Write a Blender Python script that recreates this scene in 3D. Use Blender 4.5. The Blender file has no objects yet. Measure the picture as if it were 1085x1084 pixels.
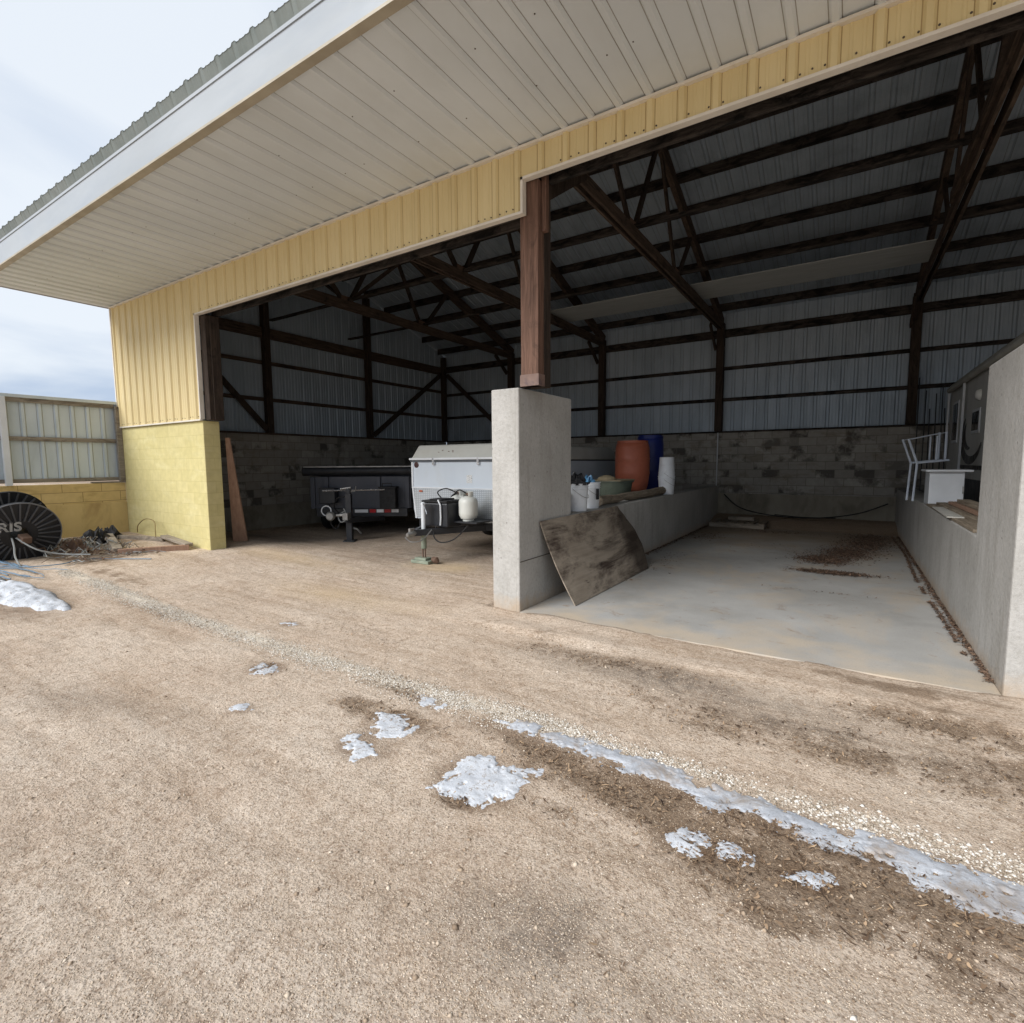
import bpy, math, random
import numpy as np
from mathutils import Vector, Matrix
random.seed(7)
rng = np.random.default_rng(11)
sc = bpy.context.scene
COL = sc.collection
PI = math.pi
R = math.radians

# ------------------------------------------------------------------ helpers
def lin(r, g, b):
    f = lambda c: (c/255/12.92) if c <= 10 else ((c/255+.055)/1.055)**2.4
    return (f(r), f(g), f(b), 1.0)

_tab = rng.random((256, 256))
def vnoise(x, y, s=0):
    x = np.asarray(x, float)+s*17.31; y = np.asarray(y, float)+s*9.77
    xi = np.floor(x).astype(int); yi = np.floor(y).astype(int)
    fx = x-xi; fy = y-yi; fx = fx*fx*(3-2*fx); fy = fy*fy*(3-2*fy)
    a = _tab[xi % 256, yi % 256]; b = _tab[(xi+1) % 256, yi % 256]
    c = _tab[xi % 256, (yi+1) % 256]; d = _tab[(xi+1) % 256, (yi+1) % 256]
    return (a*(1-fx)+b*fx)*(1-fy)+(c*(1-fx)+d*fx)*fy
def fbm(x, y, o=4, s=0):
    t = 0; a = .5; n = 0
    for i in range(o):
        t = t+a*vnoise(np.asarray(x)*2**i, np.asarray(y)*2**i, s+i*3); n += a; a *= .5
    return t/n
def sstep(a, b, x):
    t = np.clip((x-a)/(b-a), 0, 1); return t*t*(3-2*t)

def gz(x, y):
    """height of the yard: it climbs a little towards the left end of the shed"""
    x = np.asarray(x, float); y = np.asarray(y, float)
    h = .043*np.maximum(0, -x-6.0)
    h = np.minimum(h, .34)
    h = h*(1-sstep(5.4, 7.2, y))
    h = h + .22*sstep(13.5, 14.7, y)*sstep(-3.3, -2.9, x)
    return h

class MB:
    def __init__(s): s.v = []; s.f = []; s.m = []
    def add(s, vs, fs, mi=0):
        o = len(s.v); s.v += [tuple(p) for p in vs]
        s.f += [tuple(i+o for i in f) for f in fs]; s.m += [mi]*len(fs); return s
    def box(s, x0, x1, y0, y1, z0, z1, mi=0):
        if x0 > x1: x0, x1 = x1, x0
        if y0 > y1: y0, y1 = y1, y0
        if z0 > z1: z0, z1 = z1, z0
        v = [(x0,y0,z0),(x1,y0,z0),(x1,y1,z0),(x0,y1,z0),(x0,y0,z1),(x1,y0,z1),(x1,y1,z1),(x0,y1,z1)]
        return s.add(v, [(0,3,2,1),(4,5,6,7),(0,1,5,4),(1,2,6,5),(2,3,7,6),(3,0,4,7)], mi)
    def hexa(s, v, mi=0):
        return s.add(v, [(0,3,2,1),(4,5,6,7),(0,1,5,4),(1,2,6,5),(2,3,7,6),(3,0,4,7)], mi)
    def beam(s, a, b, w, h, up=(0,0,1), mi=0):
        """box from a to b; w across, h along `up`"""
        a = Vector(a); b = Vector(b); d = (b-a).normalized(); u = Vector(up)
        if abs(d.dot(u)) > .98: u = Vector((0,1,0))
        sd = d.cross(u).normalized(); u = sd.cross(d).normalized()
        v = []
        for p in (a, b):
            for i, j in ((-1,-1),(1,-1),(1,1),(-1,1)):
                v.append(p+sd*(w/2*i)+u*(h/2*j))
        return s.add(v, [(0,1,2,3),(7,6,5,4),(0,4,5,1),(1,5,6,2),(2,6,7,3),(3,7,4,0)], mi)
    def tube(s, pts, r, n=8, mi=0, cap=True):
        pts = [Vector(p) for p in pts]; rs = r if isinstance(r, (list, tuple)) else [r]*len(pts)
        rings = []; pu = None
        for i, p in enumerate(pts):
            d = (pts[min(i+1, len(pts)-1)]-pts[max(i-1, 0)]).normalized()
            u = pu if pu is not None else (Vector((0,0,1)) if abs(d.z) < .9 else Vector((1,0,0)))
            a = d.cross(u).normalized(); u2 = a.cross(d).normalized(); pu = u2
            rings.append([p+a*(rs[i]*math.cos(2*PI*k/n))+u2*(rs[i]*math.sin(2*PI*k/n)) for k in range(n)])
        v = [q for rg in rings for q in rg]; f = []
        for i in range(len(pts)-1):
            for k in range(n):
                f.append((i*n+k, i*n+(k+1) % n, (i+1)*n+(k+1) % n, (i+1)*n+k))
        if cap: f += [tuple(range(n))[::-1], tuple((len(pts)-1)*n+k for k in range(n))]
        return s.add(v, f, mi)
    def lathe(s, prof, c, n=24, axis=(0,0,1), mi=0, cap=True):
        """prof: list of (radius, height) along axis from c"""
        c = Vector(c); ax = Vector(axis).normalized()
        t = Vector((1,0,0)) if abs(ax.x) < .9 else Vector((0,1,0))
        a = ax.cross(t).normalized(); b = ax.cross(a).normalized()
        v = []; f = []
        for r, h in prof:
            for k in range(n):
                v.append(c+ax*h+a*(r*math.cos(2*PI*k/n))+b*(r*math.sin(2*PI*k/n)))
        for i in range(len(prof)-1):
            for k in range(n):
                f.append((i*n+(k+1) % n, i*n+k, (i+1)*n+k, (i+1)*n+(k+1) % n))
        if cap:
            f.append(tuple(range(n))); f.append(tuple((len(prof)-1)*n+k for k in range(n))[::-1])
        return s.add(v, f, mi)
    def prism(s, poly, place, t0, t1, mi=0):
        """poly (u,v) extruded from t0 to t1 with place(u,v,t)"""
        n = len(poly); v = [place(u, w, t0) for u, w in poly]+[place(u, w, t1) for u, w in poly]
        f = [tuple(range(n))[::-1], tuple(range(n, 2*n))]+[(k, (k+1) % n, n+(k+1) % n, n+k) for k in range(n)]
        return s.add(v, f, mi)
    def rib_sheet(s, u0, u1, v0, v1, place, period=.27, h=.02, mi=0, phase=0.0, gi=None, minor=.22):
        """ribbed sheet metal; v0, v1 numbers or functions of u; h>0 ribs along place's third axis"""
        V0 = v0 if callable(v0) else (lambda u: v0); V1 = v1 if callable(v1) else (lambda u: v1)
        P = [(u0, 0)]; k = math.ceil((u0-phase)/period)
        while phase+k*period < u1:
            c = phase+k*period
            for du, hh in ((-.045,0),(-.038,0),(-.02,h),(.02,h),(.038,0),(.045,0),(.085,0),(.093,h*minor),(.107,h*minor),(.115,0),(.165,0),(.173,h*minor),(.187,h*minor),(.195,0)):
                if u0 < c+du < u1: P.append((c+du, hh))
            k += 1
        P.append((u1, 0))
        vs = []; fs = []; base = len(s.f)
        for u, hh in P:
            vs.append(place(u, V0(u), hh)); vs.append(place(u, V1(u), hh))
        for i in range(len(P)-1): fs.append((2*i, 2*i+2, 2*i+3, 2*i+1))
        s.add(vs, fs, mi)
        if gi is not None:
            for i in range(len(P)-1):
                if abs(P[i+1][0]-P[i][0]-.007) < .0004 and P[i][1] == 0 and P[i+1][1] == 0: s.m[base+i] = gi  # flat strips at the rib feet take the painted seam shade
        return s
    def build(s, name, mats, parent=None, world=True, bevel=0, smooth=False, angle=40):
        me = bpy.data.meshes.new(name)
        off = Vector((0,0,0))
        if world and parent is not None: off = world_loc(parent)
        me.from_pydata([Vector(p)-off for p in s.v], [], s.f)
        if not isinstance(mats, (list, tuple)): mats = [mats]
        for m in mats: me.materials.append(m)
        if len(mats) > 1: me.polygons.foreach_set('material_index', s.m)
        if smooth:
            me.polygons.foreach_set('use_smooth', [True]*len(me.polygons))
            me.set_sharp_from_angle(angle=R(angle))
        me.update()
        o = bpy.data.objects.new(name, me); COL.objects.link(o)
        if parent is not None: o.parent = parent
        if bevel:
            b = o.modifiers.new('bevel', 'BEVEL'); b.width = bevel; b.segments = 2; b.limit_method = 'ANGLE'; b.angle_limit = R(50)
            b.harden_normals = False
        return o

WL = {}
def world_loc(o):
    return WL.get(o.name, Vector((0,0,0)))
def tag(o, label=None, cat=None, group=None, kind=None):
    if label: o['label'] = label
    if cat: o['category'] = cat
    if group: o['group'] = group
    if kind: o['kind'] = kind
    return o
def thing(name, loc, label, cat, group=None, rz=0):
    o = bpy.data.objects.new(name, None); COL.objects.link(o); o.location = loc; o.rotation_euler = (0,0,rz)
    o.empty_display_size = .2; WL[o.name] = Vector(loc)
    return tag(o, label, cat, group)
def partempty(name, parent):
    o = bpy.data.objects.new(name, None); COL.objects.link(o); o.parent = parent
    WL[o.name] = world_loc(parent); return o
def npmesh(name, v, f, mat, attrs=None, smooth=False, parent=None):
    """fast mesh from numpy arrays; f is (n,3) or (n,4)"""
    me = bpy.data.meshes.new(name); n, k = f.shape
    me.vertices.add(len(v)); me.vertices.foreach_set('co', v.astype(np.float32).ravel())
    me.loops.add(n*k); me.loops.foreach_set('vertex_index', f.astype(np.int32).ravel())
    me.polygons.add(n); me.polygons.foreach_set('loop_start', np.arange(0, n*k, k, dtype=np.int32))
    if smooth: me.polygons.foreach_set('use_smooth', np.ones(n, bool))
    me.update(calc_edges=True)
    if attrs:
        for a, val in attrs.items():
            at = me.attributes.new(a, 'FLOAT', 'POINT'); at.data.foreach_set('value', val.astype(np.float32))
    me.materials.append(mat)
    o = bpy.data.objects.new(name, me); COL.objects.link(o)
    if parent: o.parent = parent
    return o

# ------------------------------------------------------------------ materials
class NT:
    def __init__(s, name):
        s.mat = bpy.data.materials.new(name); s.mat.use_nodes = True
        s.t = s.mat.node_tree; s.n = s.t.nodes; s.l = s.t.links
        s.b = s.n['Principled BSDF']; s.tc = s.n.new('ShaderNodeTexCoord')
    def node(s, ty, **kw):
        n = s.n.new(ty)
        for k, v in kw.items():
            if k in n.inputs: n.inputs[k].default_value = v
            else: setattr(n, k, v)
        return n
    def link(s, a, b): s.l.new(a, b)
    def vec(s, scale=(1,1,1), src='Object'):
        m = s.node('ShaderNodeMapping'); m.inputs['Scale'].default_value = scale
        s.link(s.tc.outputs[src], m.inputs['Vector']); return m.outputs[0]
    def noise(s, scale, det=5, vec=None, rough=.55, dist=0):
        n = s.node('ShaderNodeTexNoise'); n.inputs['Scale'].default_value = scale; n.inputs['Detail'].default_value = det
        n.inputs['Roughness'].default_value = rough; n.inputs['Distortion'].default_value = dist
        s.link(vec if vec is not None else s.tc.outputs['Object'], n.inputs['Vector']); return n.outputs[0]
    def ramp(s, fac, stops):
        r = s.node('ShaderNodeValToRGB'); e = r.color_ramp.elements
        while len(e) < len(stops): e.new(.5)
        for i, (p, c) in enumerate(stops):
            e[i].position = p; e[i].color = c if not isinstance(c, (int, float)) else (c, c, c, 1)
        s.link(fac, r.inputs[0]); return r.outputs[0]
    def mix(s, fac, a, b, mode='MIX'):
        m = s.node('ShaderNodeMix'); m.data_type = 'RGBA'; m.blend_type = mode
        for i, x in ((0, fac), (6, a), (7, b)):
            if hasattr(x, 'type') and hasattr(x, 'links'): s.link(x, m.inputs[i])
            else: m.inputs[i].default_value = x
        return m.outputs[2]
    def math(s, op, a, b=0):
        m = s.node('ShaderNodeMath'); m.operation = op
        for i, x in ((0, a), (1, b)):
            if hasattr(x, 'links'): s.link(x, m.inputs[i])
            else: m.inputs[i].default_value = x
        return m.outputs[0]
    def bump(s, h, strength=.3, dist=.01, prev=None):
        b = s.node('ShaderNodeBump'); b.inputs['Strength'].default_value = strength; b.inputs['Distance'].default_value = dist
        s.link(h, b.inputs['Height'])
        if prev is not None: s.link(prev, b.inputs['Normal'])
        return b.outputs[0]
    def done(s, col=None, rough=None, normal=None, metal=0, spec=None):
        if col is not None:
            if hasattr(col, 'links'): s.link(col, s.b.inputs['Base Color'])
            else: s.b.inputs['Base Color'].default_value = col
        if rough is not None:
            if hasattr(rough, 'links'): s.link(rough, s.b.inputs['Roughness'])
            else: s.b.inputs['Roughness'].default_value = rough
        if normal is not None: s.link(normal, s.b.inputs['Normal'])
        s.b.inputs['Metallic'].default_value = metal
        if spec is not None: s.b.inputs['Specular IOR Level'].default_value = spec
        return s.mat

def surf(name, c1, c2, scale=4, stain=None, sscale=3, slo=.5, shi=.7, samt=1, stretch=(1,1,1), rough=.7, metal=0, spec=.35,
         bscale=60, bstr=.15, bdist=.004, det=6):
    t = NT(name)
    v = t.vec(stretch)
    col = t.ramp(t.noise(scale, det, v), [(.3, c1), (.7, c2)])
    if stain is not None:
        m = t.ramp(t.noise(sscale, 7, v, .65, .4), [(slo, 0.), (shi, float(samt))])
        col = t.mix(m, col, stain)
    nm = t.bump(t.noise(bscale, 4, v), bstr, bdist)
    rr = t.ramp(t.noise(scale*2.3, 4, v), [(.3, max(0, rough-.12)), (.7, min(1, rough+.1))])
    return t.done(col, rr, nm, metal, spec)

def blockmat(name, c1, c2, mortar, w=.4, h=.2, ms=.006, z0=0.0, tint=None, dark=None, mbump=.6, stain=None, mixm=1.0):
    t = NT(name)
    sep = t.node('ShaderNodeSeparateXYZ'); t.link(t.tc.outputs['Object'], sep.inputs[0])
    cmb = t.node('ShaderNodeCombineXYZ')
    t.link(t.math('ADD', sep.outputs[0], sep.outputs[1]), cmb.inputs[0])
    t.link(t.math('ADD', sep.outputs[2], z0), cmb.inputs[1])
    def brick(a, b, m):
        n = t.node('ShaderNodeTexBrick'); n.offset = .5
        n.inputs['Scale'].default_value = 1; n.inputs['Brick Width'].default_value = w; n.inputs['Row Height'].default_value = h
        n.inputs['Mortar Size'].default_value = ms; n.inputs['Mortar Smooth'].default_value = .4
        n.inputs['Color1'].default_value = a; n.inputs['Color2'].default_value = b; n.inputs['Mortar'].default_value = m
        t.link(cmb.outputs[0], n.inputs['Vector']); return n
    n = brick(c1, c2, mortar)
    col = n.outputs[0]
    if dark is not None:
        msk = brick((0,0,0,1), (1,1,1,1), (0,0,0,1)).outputs[0]
        msk = t.ramp(msk, [(.42, 0.), (.7, 1.)])
        sm = t.ramp(t.noise(1.9, 7, None, .65), [(.47, 0.), (.58, .85)])
        col = t.mix(t.math('MULTIPLY', msk, sm), col, dark)
    if stain is not None:
        sm = t.ramp(t.noise(1.7, 8, t.vec((1,1,2.5)), .7, .5), [(.52, 0.), (.75, .8)])
        col = t.mix(sm, col, stain)
    col = t.mix(t.ramp(t.noise(9, 6), [(.3, 0.), (.75, .35)]), col, (c1[0]*.55, c1[1]*.55, c1[2]*.55, 1))
    nb = t.bump(n.outputs[1], -mbump, .006)
    nb = t.bump(t.noise(70, 4), .35, .004, nb)
    return t.done(col, .85, nb, 0, .25)

def planks(name, c1, c2, dark, axis=0, rough=.8, dk=(.5, .7), sc_=3.0):
    """wood with grain along an object axis"""
    st = [10, 10, 10]; st[axis] = .7
    t = NT(name); v = t.vec(tuple(st))
    g = t.noise(sc_, 8, v, .65, .6)
    col = t.ramp(g, [(.32, c1), (.68, c2)])
    m = t.ramp(t.noise(3.2, 8, t.vec(tuple(2.2 if i != axis else .9 for i in range(3))), .72, .8), [(dk[0], 0.), (dk[1], 1.)])
    col = t.mix(m, col, dark)
    return t.done(col, rough, t.bump(g, .4, .004), 0, .2)

galv_in = surf('galvanised_inside', lin(156,170,182), lin(172,185,197), 2.2, lin(124,134,143), 1.4, .52, .8, .7, (1,1,.35), .55, .25, .4, 40, .05)
siding_m = surf('tan_siding', lin(204,186,138), lin(215,198,152), 1.3, lin(184,166,122), 2.2, .55, .85, .5, (2,2,.4), .5, 0, .4, 30, .06)
screw_m = surf('screw_heads', lin(70,62,54), lin(90,80,70), 9, rough=.6)
grime_t = surf('siding_grime', lin(150,128,88), lin(172,148,104), 3, rough=.7)  # darker strips beside the siding ribs, seam shading put into the colour
grime_s = surf('soffit_grime', lin(134,132,126), lin(160,158,152), 3, rough=.7)  # painted seam shade beside the soffit and fence ribs
grime_d = surf('panel_grime', lin(112,118,122), lin(132,138,142), 3, rough=.7)  # painted seam shade for ribs of the inside roof and wall sheets
trim_m = surf('cream_trim', lin(205,198,185), lin(222,216,205), 3, lin(150,140,125), 5, .6, .8, .5, (1,1,1), .5)
soffit_m = surf('soffit_paint', lin(198,204,206), lin(210,216,218), .9, lin(188,192,190), 1.1, .48, .8, .6, (1,.5,1), .55, 0, .35, 25, .05)
fascia_m = surf('fascia_zinc', lin(150,156,161), lin(161,167,172), 1.1, lin(128,141,158), .9, .45, .7, .35, (.5,1,2), .62, 0, .3, 30, .03)
roofm = surf('roof_metal', lin(104,112,108), lin(134,140,136), 2, lin(90,92,84), 2, .5, .8, .6, (1,.4,1), .5, .3, .5, 30, .08)
yblock = blockmat('yellow_block', lin(200,189,135), lin(205,194,142), lin(184,172,120), .4, .2, .004, -.14, mbump=.3, stain=lin(214,206,160))
yblock2 = blockmat('weathered_yellow_block', lin(204,178,122), lin(212,188,134), lin(134,112,74), .62, .19, .0055, -.92, mbump=.8, stain=lin(140,118,66))
yfoot = surf('weathered_yellow_footing', lin(190,166,114), lin(206,183,130), 3, lin(148,122,84), 2.4, .5, .72, .75, (1,1,.5), .85, 0, .2, 40, .4)
gblock = blockmat('grey_block', lin(150,146,138), lin(176,172,164), lin(122,118,111), .4, .2, .008, 0, dark=lin(62,58,54), stain=lin(112,98,78))
gfoot = surf('grey_footing', lin(134,128,116), lin(156,150,136), 2.5, lin(88,80,68), 2, .5, .75, .8, (1,1,.6), .9, 0, .2, 40, .3)
wood_dark = planks('dark_timber', lin(44,37,33), lin(74,63,55), lin(24,22,20), 2, .85, (.5,.72))
wood_darkx = planks('dark_timber_long', lin(42,38,35), lin(80,73,68), lin(19,18,18), 0, .85, (.44,.6))
wood_darky = planks('dark_timber_deep', lin(54,45,39), lin(96,82,71), lin(27,24,22), 1, .85, (.5,.72))
wood_red = planks('red_brown_timber', lin(80,60,50), lin(122,94,80), lin(44,35,31), 2, .75, (.56,.8))
wood_grey = planks('weathered_timber', lin(120,110,98), lin(168,158,144), lin(82,70,60), 0, .9, (.5,.8))
wood_greyy = planks('weathered_board', lin(112,100,86), lin(160,148,130), lin(76,64,54), 1, .9, (.5,.8))
wood_rust = planks('rust_stained_board', lin(146,116,98), lin(172,142,122), lin(96,74,62), 2, .85, (.55,.8))

def concrete(name, c1, c2, dark, panel=True):
    t = NT(name)
    col = t.ramp(t.noise(1.6, 7, None, .6), [(.3, c1), (.7, c2)])
    col = t.mix(t.ramp(t.noise(2.2, 8, t.vec((2.5, 2.5, .35)), .7), [(.5, 0.), (.8, .7)]), col, dark)
    vor = t.node('ShaderNodeTexVoronoi'); vor.inputs['Scale'].default_value = 11; t.link(t.tc.outputs['Object'], vor.inputs['Vector'])
    pit = t.ramp(vor.outputs['Distance'], [(.08, 0.), (.14, 1.)])
    gate = t.ramp(t.noise(4.5, 4), [(.5, 1.), (.62, 0.)])
    pit = t.math('MAXIMUM', pit, gate)
    col = t.mix(pit, t.mix(.6, col, lin(96,92,84)), col)
    mot = t.noise(30, 7, None, .75)
    col = t.mix(t.ramp(mot, [(.35, .35), (.5, 0.)]), col, dark); col = t.mix(t.ramp(mot, [(.55, 0.), (.7, .3)]), col, lin(206,202,194))
    sep = t.node('ShaderNodeSeparateXYZ'); t.link(t.tc.outputs['Object'], sep.inputs[0])
    s = t.math('ADD', sep.outputs[0], sep.outputs[1])
    fr = t.math('FRACT', t.math('MULTIPLY', s, 1/.61))
    seam = t.ramp(fr, [(.0, 0.), (.006, 0.), (.012, 1.)])
    spz = t.math('ADD', t.math('MULTIPLY', sep.outputs[2], 2.2), t.math('MULTIPLY', t.noise(5, 8, None, .75), 1.1))
    col = t.mix(t.ramp(spz, [(.55, .7), (.95, 0.)]), col, lin(176,156,132))
    col = t.mix(seam, t.mix(.4 if panel else 0, col, dark), col)
    nb = t.bump(pit, .6, .006); nb = t.bump(seam, .5 if panel else 0, .004, nb); nb = t.bump(t.noise(14, 6, None, .7), .6, .014, nb); nb = t.bump(mot, .5, .006, nb)
    nb = t.bump(t.noise(120, 3), .3, .003, nb)
    return t.done(col, .88, nb, 0, .25)
conc = concrete('formed_concrete', lin(163,161,156), lin(184,182,178), lin(134,130,122))
conc_foot = surf('poured_concrete', lin(150,145,132), lin(176,170,158), 4, lin(120,108,90), 3, .5, .8, .7, rough=.9, bstr=.4)
rubber = surf('black_rubber', lin(26,26,27), lin(40,40,41), 12, rough=.75)
black_paint = surf('black_paint', lin(30,32,37), lin(42,45,50), 3, lin(70,68,64), 3, .58, .85, .4, rough=.42, spec=.5)
dump_blk = surf('dusty_black_steel', lin(52,56,66), lin(66,70,80), 2, lin(88,86,84), 2.5, .56, .85, .4, (1,1,.5), .45, 0, .5)
tarp_m = surf('black_vinyl', lin(24,26,30), lin(36,38,43), 6, rough=.5)
steel = surf('dull_steel', lin(120,120,118), lin(160,160,158), 8, lin(120,84,60), 6, .6, .8, .5, rough=.45, metal=.6)
chrome = surf('bright_steel', lin(190,192,195), lin(215,216,218), 8, rough=.25, metal=.8)
white_p = surf('white_paint', lin(196,200,204), lin(214,218,222), 3, lin(160,152,138), 4, .6, .85, .4, rough=.5)
camp_w = surf('camper_white', lin(184,194,204), lin(195,204,213), 1.2, lin(178,178,172), 2, .55, .85, .5, (1,1,.5), .38, 0, .5, 30, .03)
lid_m = surf('camper_lid', lin(174,175,169), lin(187,188,182), 1.5, lin(160,154,140), 2.5, .5, .8, .5, rough=.5)
plast_w = surf('white_plastic', lin(208,212,216), lin(222,226,230), 6, lin(150,140,126), 9, .6, .8, .5, rough=.4)
tank_m = surf('tank_enamel', lin(200,202,196), lin(216,218,212), 4, lin(164,136,84), 5, .6, .8, .5, rough=.4)
red_m = surf('red_reflector', lin(176,28,34), lin(190,36,40), 8, rough=.35)
refl_w = surf('white_reflector', lin(220,222,224), lin(232,234,236), 8, rough=.35)
orange_m = surf('orange_plastic', lin(158,88,66), lin(174,100,76), 3, lin(118,66,50), 3, .5, .8, .7, rough=.5)
blue_m = surf('blue_plastic', lin(24,36,96), lin(34,48,120), 3, lin(60,64,90), 5, .6, .8, .5, rough=.4)
green_m = surf('faded_green_plastic', lin(74,86,78), lin(96,106,94), 3, lin(60,62,54), 4, .5, .8, .6, rough=.6)
burlap = surf('tan_cardboard', lin(146,134,110), lin(166,152,124), 6, lin(110,96,74), 5, .5, .8, .6, rough=.9)
bluecloth = surf('light_blue_film', lin(62,112,150), lin(96,142,176), 8, rough=.35)
darkrag = surf('dark_rag', lin(28,28,32), lin(56,56,58), 9, lin(150,150,150), 14, .6, .66, .9, rough=.7)
green_p = surf('faded_green_paint', lin(118,128,112), lin(146,154,138), 6, lin(120,90,66), 8, .55, .7, .8, rough=.7)
rust_m = surf('rusty_steel', lin(88,68,56), lin(114,92,78), 9, rough=.85)
reel_m = surf('black_moulded_plastic', lin(26,27,30), lin(38,39,42), 5, lin(64,62,60), 4, .55, .8, .4, rough=.5)
print_m = surf('grey_print', lin(150,150,148), lin(170,170,166), 10, lin(70,70,70), 14, .58, .7, .8, rough=.6)
wire_g = surf('grey_cable', lin(120,122,122), lin(150,152,150), 9, rough=.6)
wire_b = surf('blue_cable', lin(84,112,136), lin(112,136,156), 9, rough=.5)
wire_y = surf('dirty_cable', lin(120,104,66), lin(140,122,80), 9, rough=.7)
rvw = surf('rv_siding', lin(178,178,174), lin(194,194,190), 1.2, lin(160,156,148), 2, .5, .8, .5, (1,1,.5), .5)
rvroof = surf('rv_roof', lin(150,150,144), lin(172,172,166), 2, lin(120,116,108), 3, .5, .8, .5, rough=.7)
glass_d = surf('dark_glass', lin(16,18,20), lin(24,26,28), 3, rough=.12, spec=.6)
decal_m = surf('black_decal', lin(14,14,16), lin(22,22,24), 3, rough=.35)
lamp_m = surf('frosted_lamp', lin(222,222,216), lin(232,232,226), 3, rough=.3)
paper_m = surf('sticker_paper', lin(206,208,208), lin(216,218,218), 9, lin(90,90,96), 60, .52, .6, .8, rough=.6)
fence_m = surf('fence_metal', lin(184,195,202), lin(198,208,214), 1.6, lin(160,170,174), 2.2, .5, .8, .6, (2,2,.4), .5, .1, .45, 30, .05)
fence_wood = planks('fence_timber', lin(118,110,100), lin(150,142,130), lin(82,74,66), 1, .9)

def grid_panel():
    t = NT('embossed_panel')
    sep = t.node('ShaderNodeSeparateXYZ'); t.link(t.tc.outputs['Object'], sep.inputs[0])
    a = t.math('FRACT', t.math('MULTIPLY', sep.outputs[0], 22)); b = t.math('FRACT', t.math('MULTIPLY', sep.outputs[2], 30))
    g = t.math('MULTIPLY', t.ramp(a, [(.25, 0.), (.4, 1.)]), t.ramp(b, [(.25, 0.), (.4, 1.)]))
    col = t.mix(g, lin(158,164,170), lin(190,196,200))
    col = t.mix(t.ramp(t.noise(2.5, 6), [(.45, 0.), (.8, .5)]), col, lin(140,138,132))
    return t.done(col, .5, t.bump(g, .5, .004), .2, .4)
emboss = grid_panel()

def plywood_mat():
    t = NT('muddy_plywood')
    v = t.vec((3, .5, 2.2))
    col = t.ramp(t.noise(2.2, 9, v, .65, .3), [(.3, lin(134,122,108)), (.7, lin(170,158,142))])
    m1 = t.ramp(t.noise(1.3, 10, t.vec((2,.55,1.8)), .72, .35), [(.47, 0.), (.6, 1.)])
    col = t.mix(m1, col, lin(72,60,52))
    col = t.mix(t.ramp(t.noise(2.4, 10, t.vec((2,.7,1.5)), .75, .6), [(.6, 0.), (.66, .8)]), col, lin(52,43,38))
    g = t.noise(3, 8, t.vec((14, .5, 14)), .6, .2)
    col = t.mix(t.ramp(g, [(.45, 0.), (.8, .5)]), col, lin(176,164,148))
    sep = t.node('ShaderNodeSeparateXYZ'); t.link(t.tc.outputs['Object'], sep.inputs[0])
    e = t.math('ADD', t.math('SUBTRACT', sep.outputs[1], t.math('MULTIPLY', t.noise(3, 6), .5)), t.math('MULTIPLY', sep.outputs[2], -.25))
    col = t.mix(t.ramp(e, [(1.0, 0.), (1.0, 0.)]), col, col) if False else t.mix(t.ramp(t.math('SUBTRACT', e, 1.1), [(.55, 0.), (.75, .75)]), col, lin(58,48,42))
    return t.done(col, .72, t.bump(g, .3, .004), 0, .3)
ply_m = plywood_mat()

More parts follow.
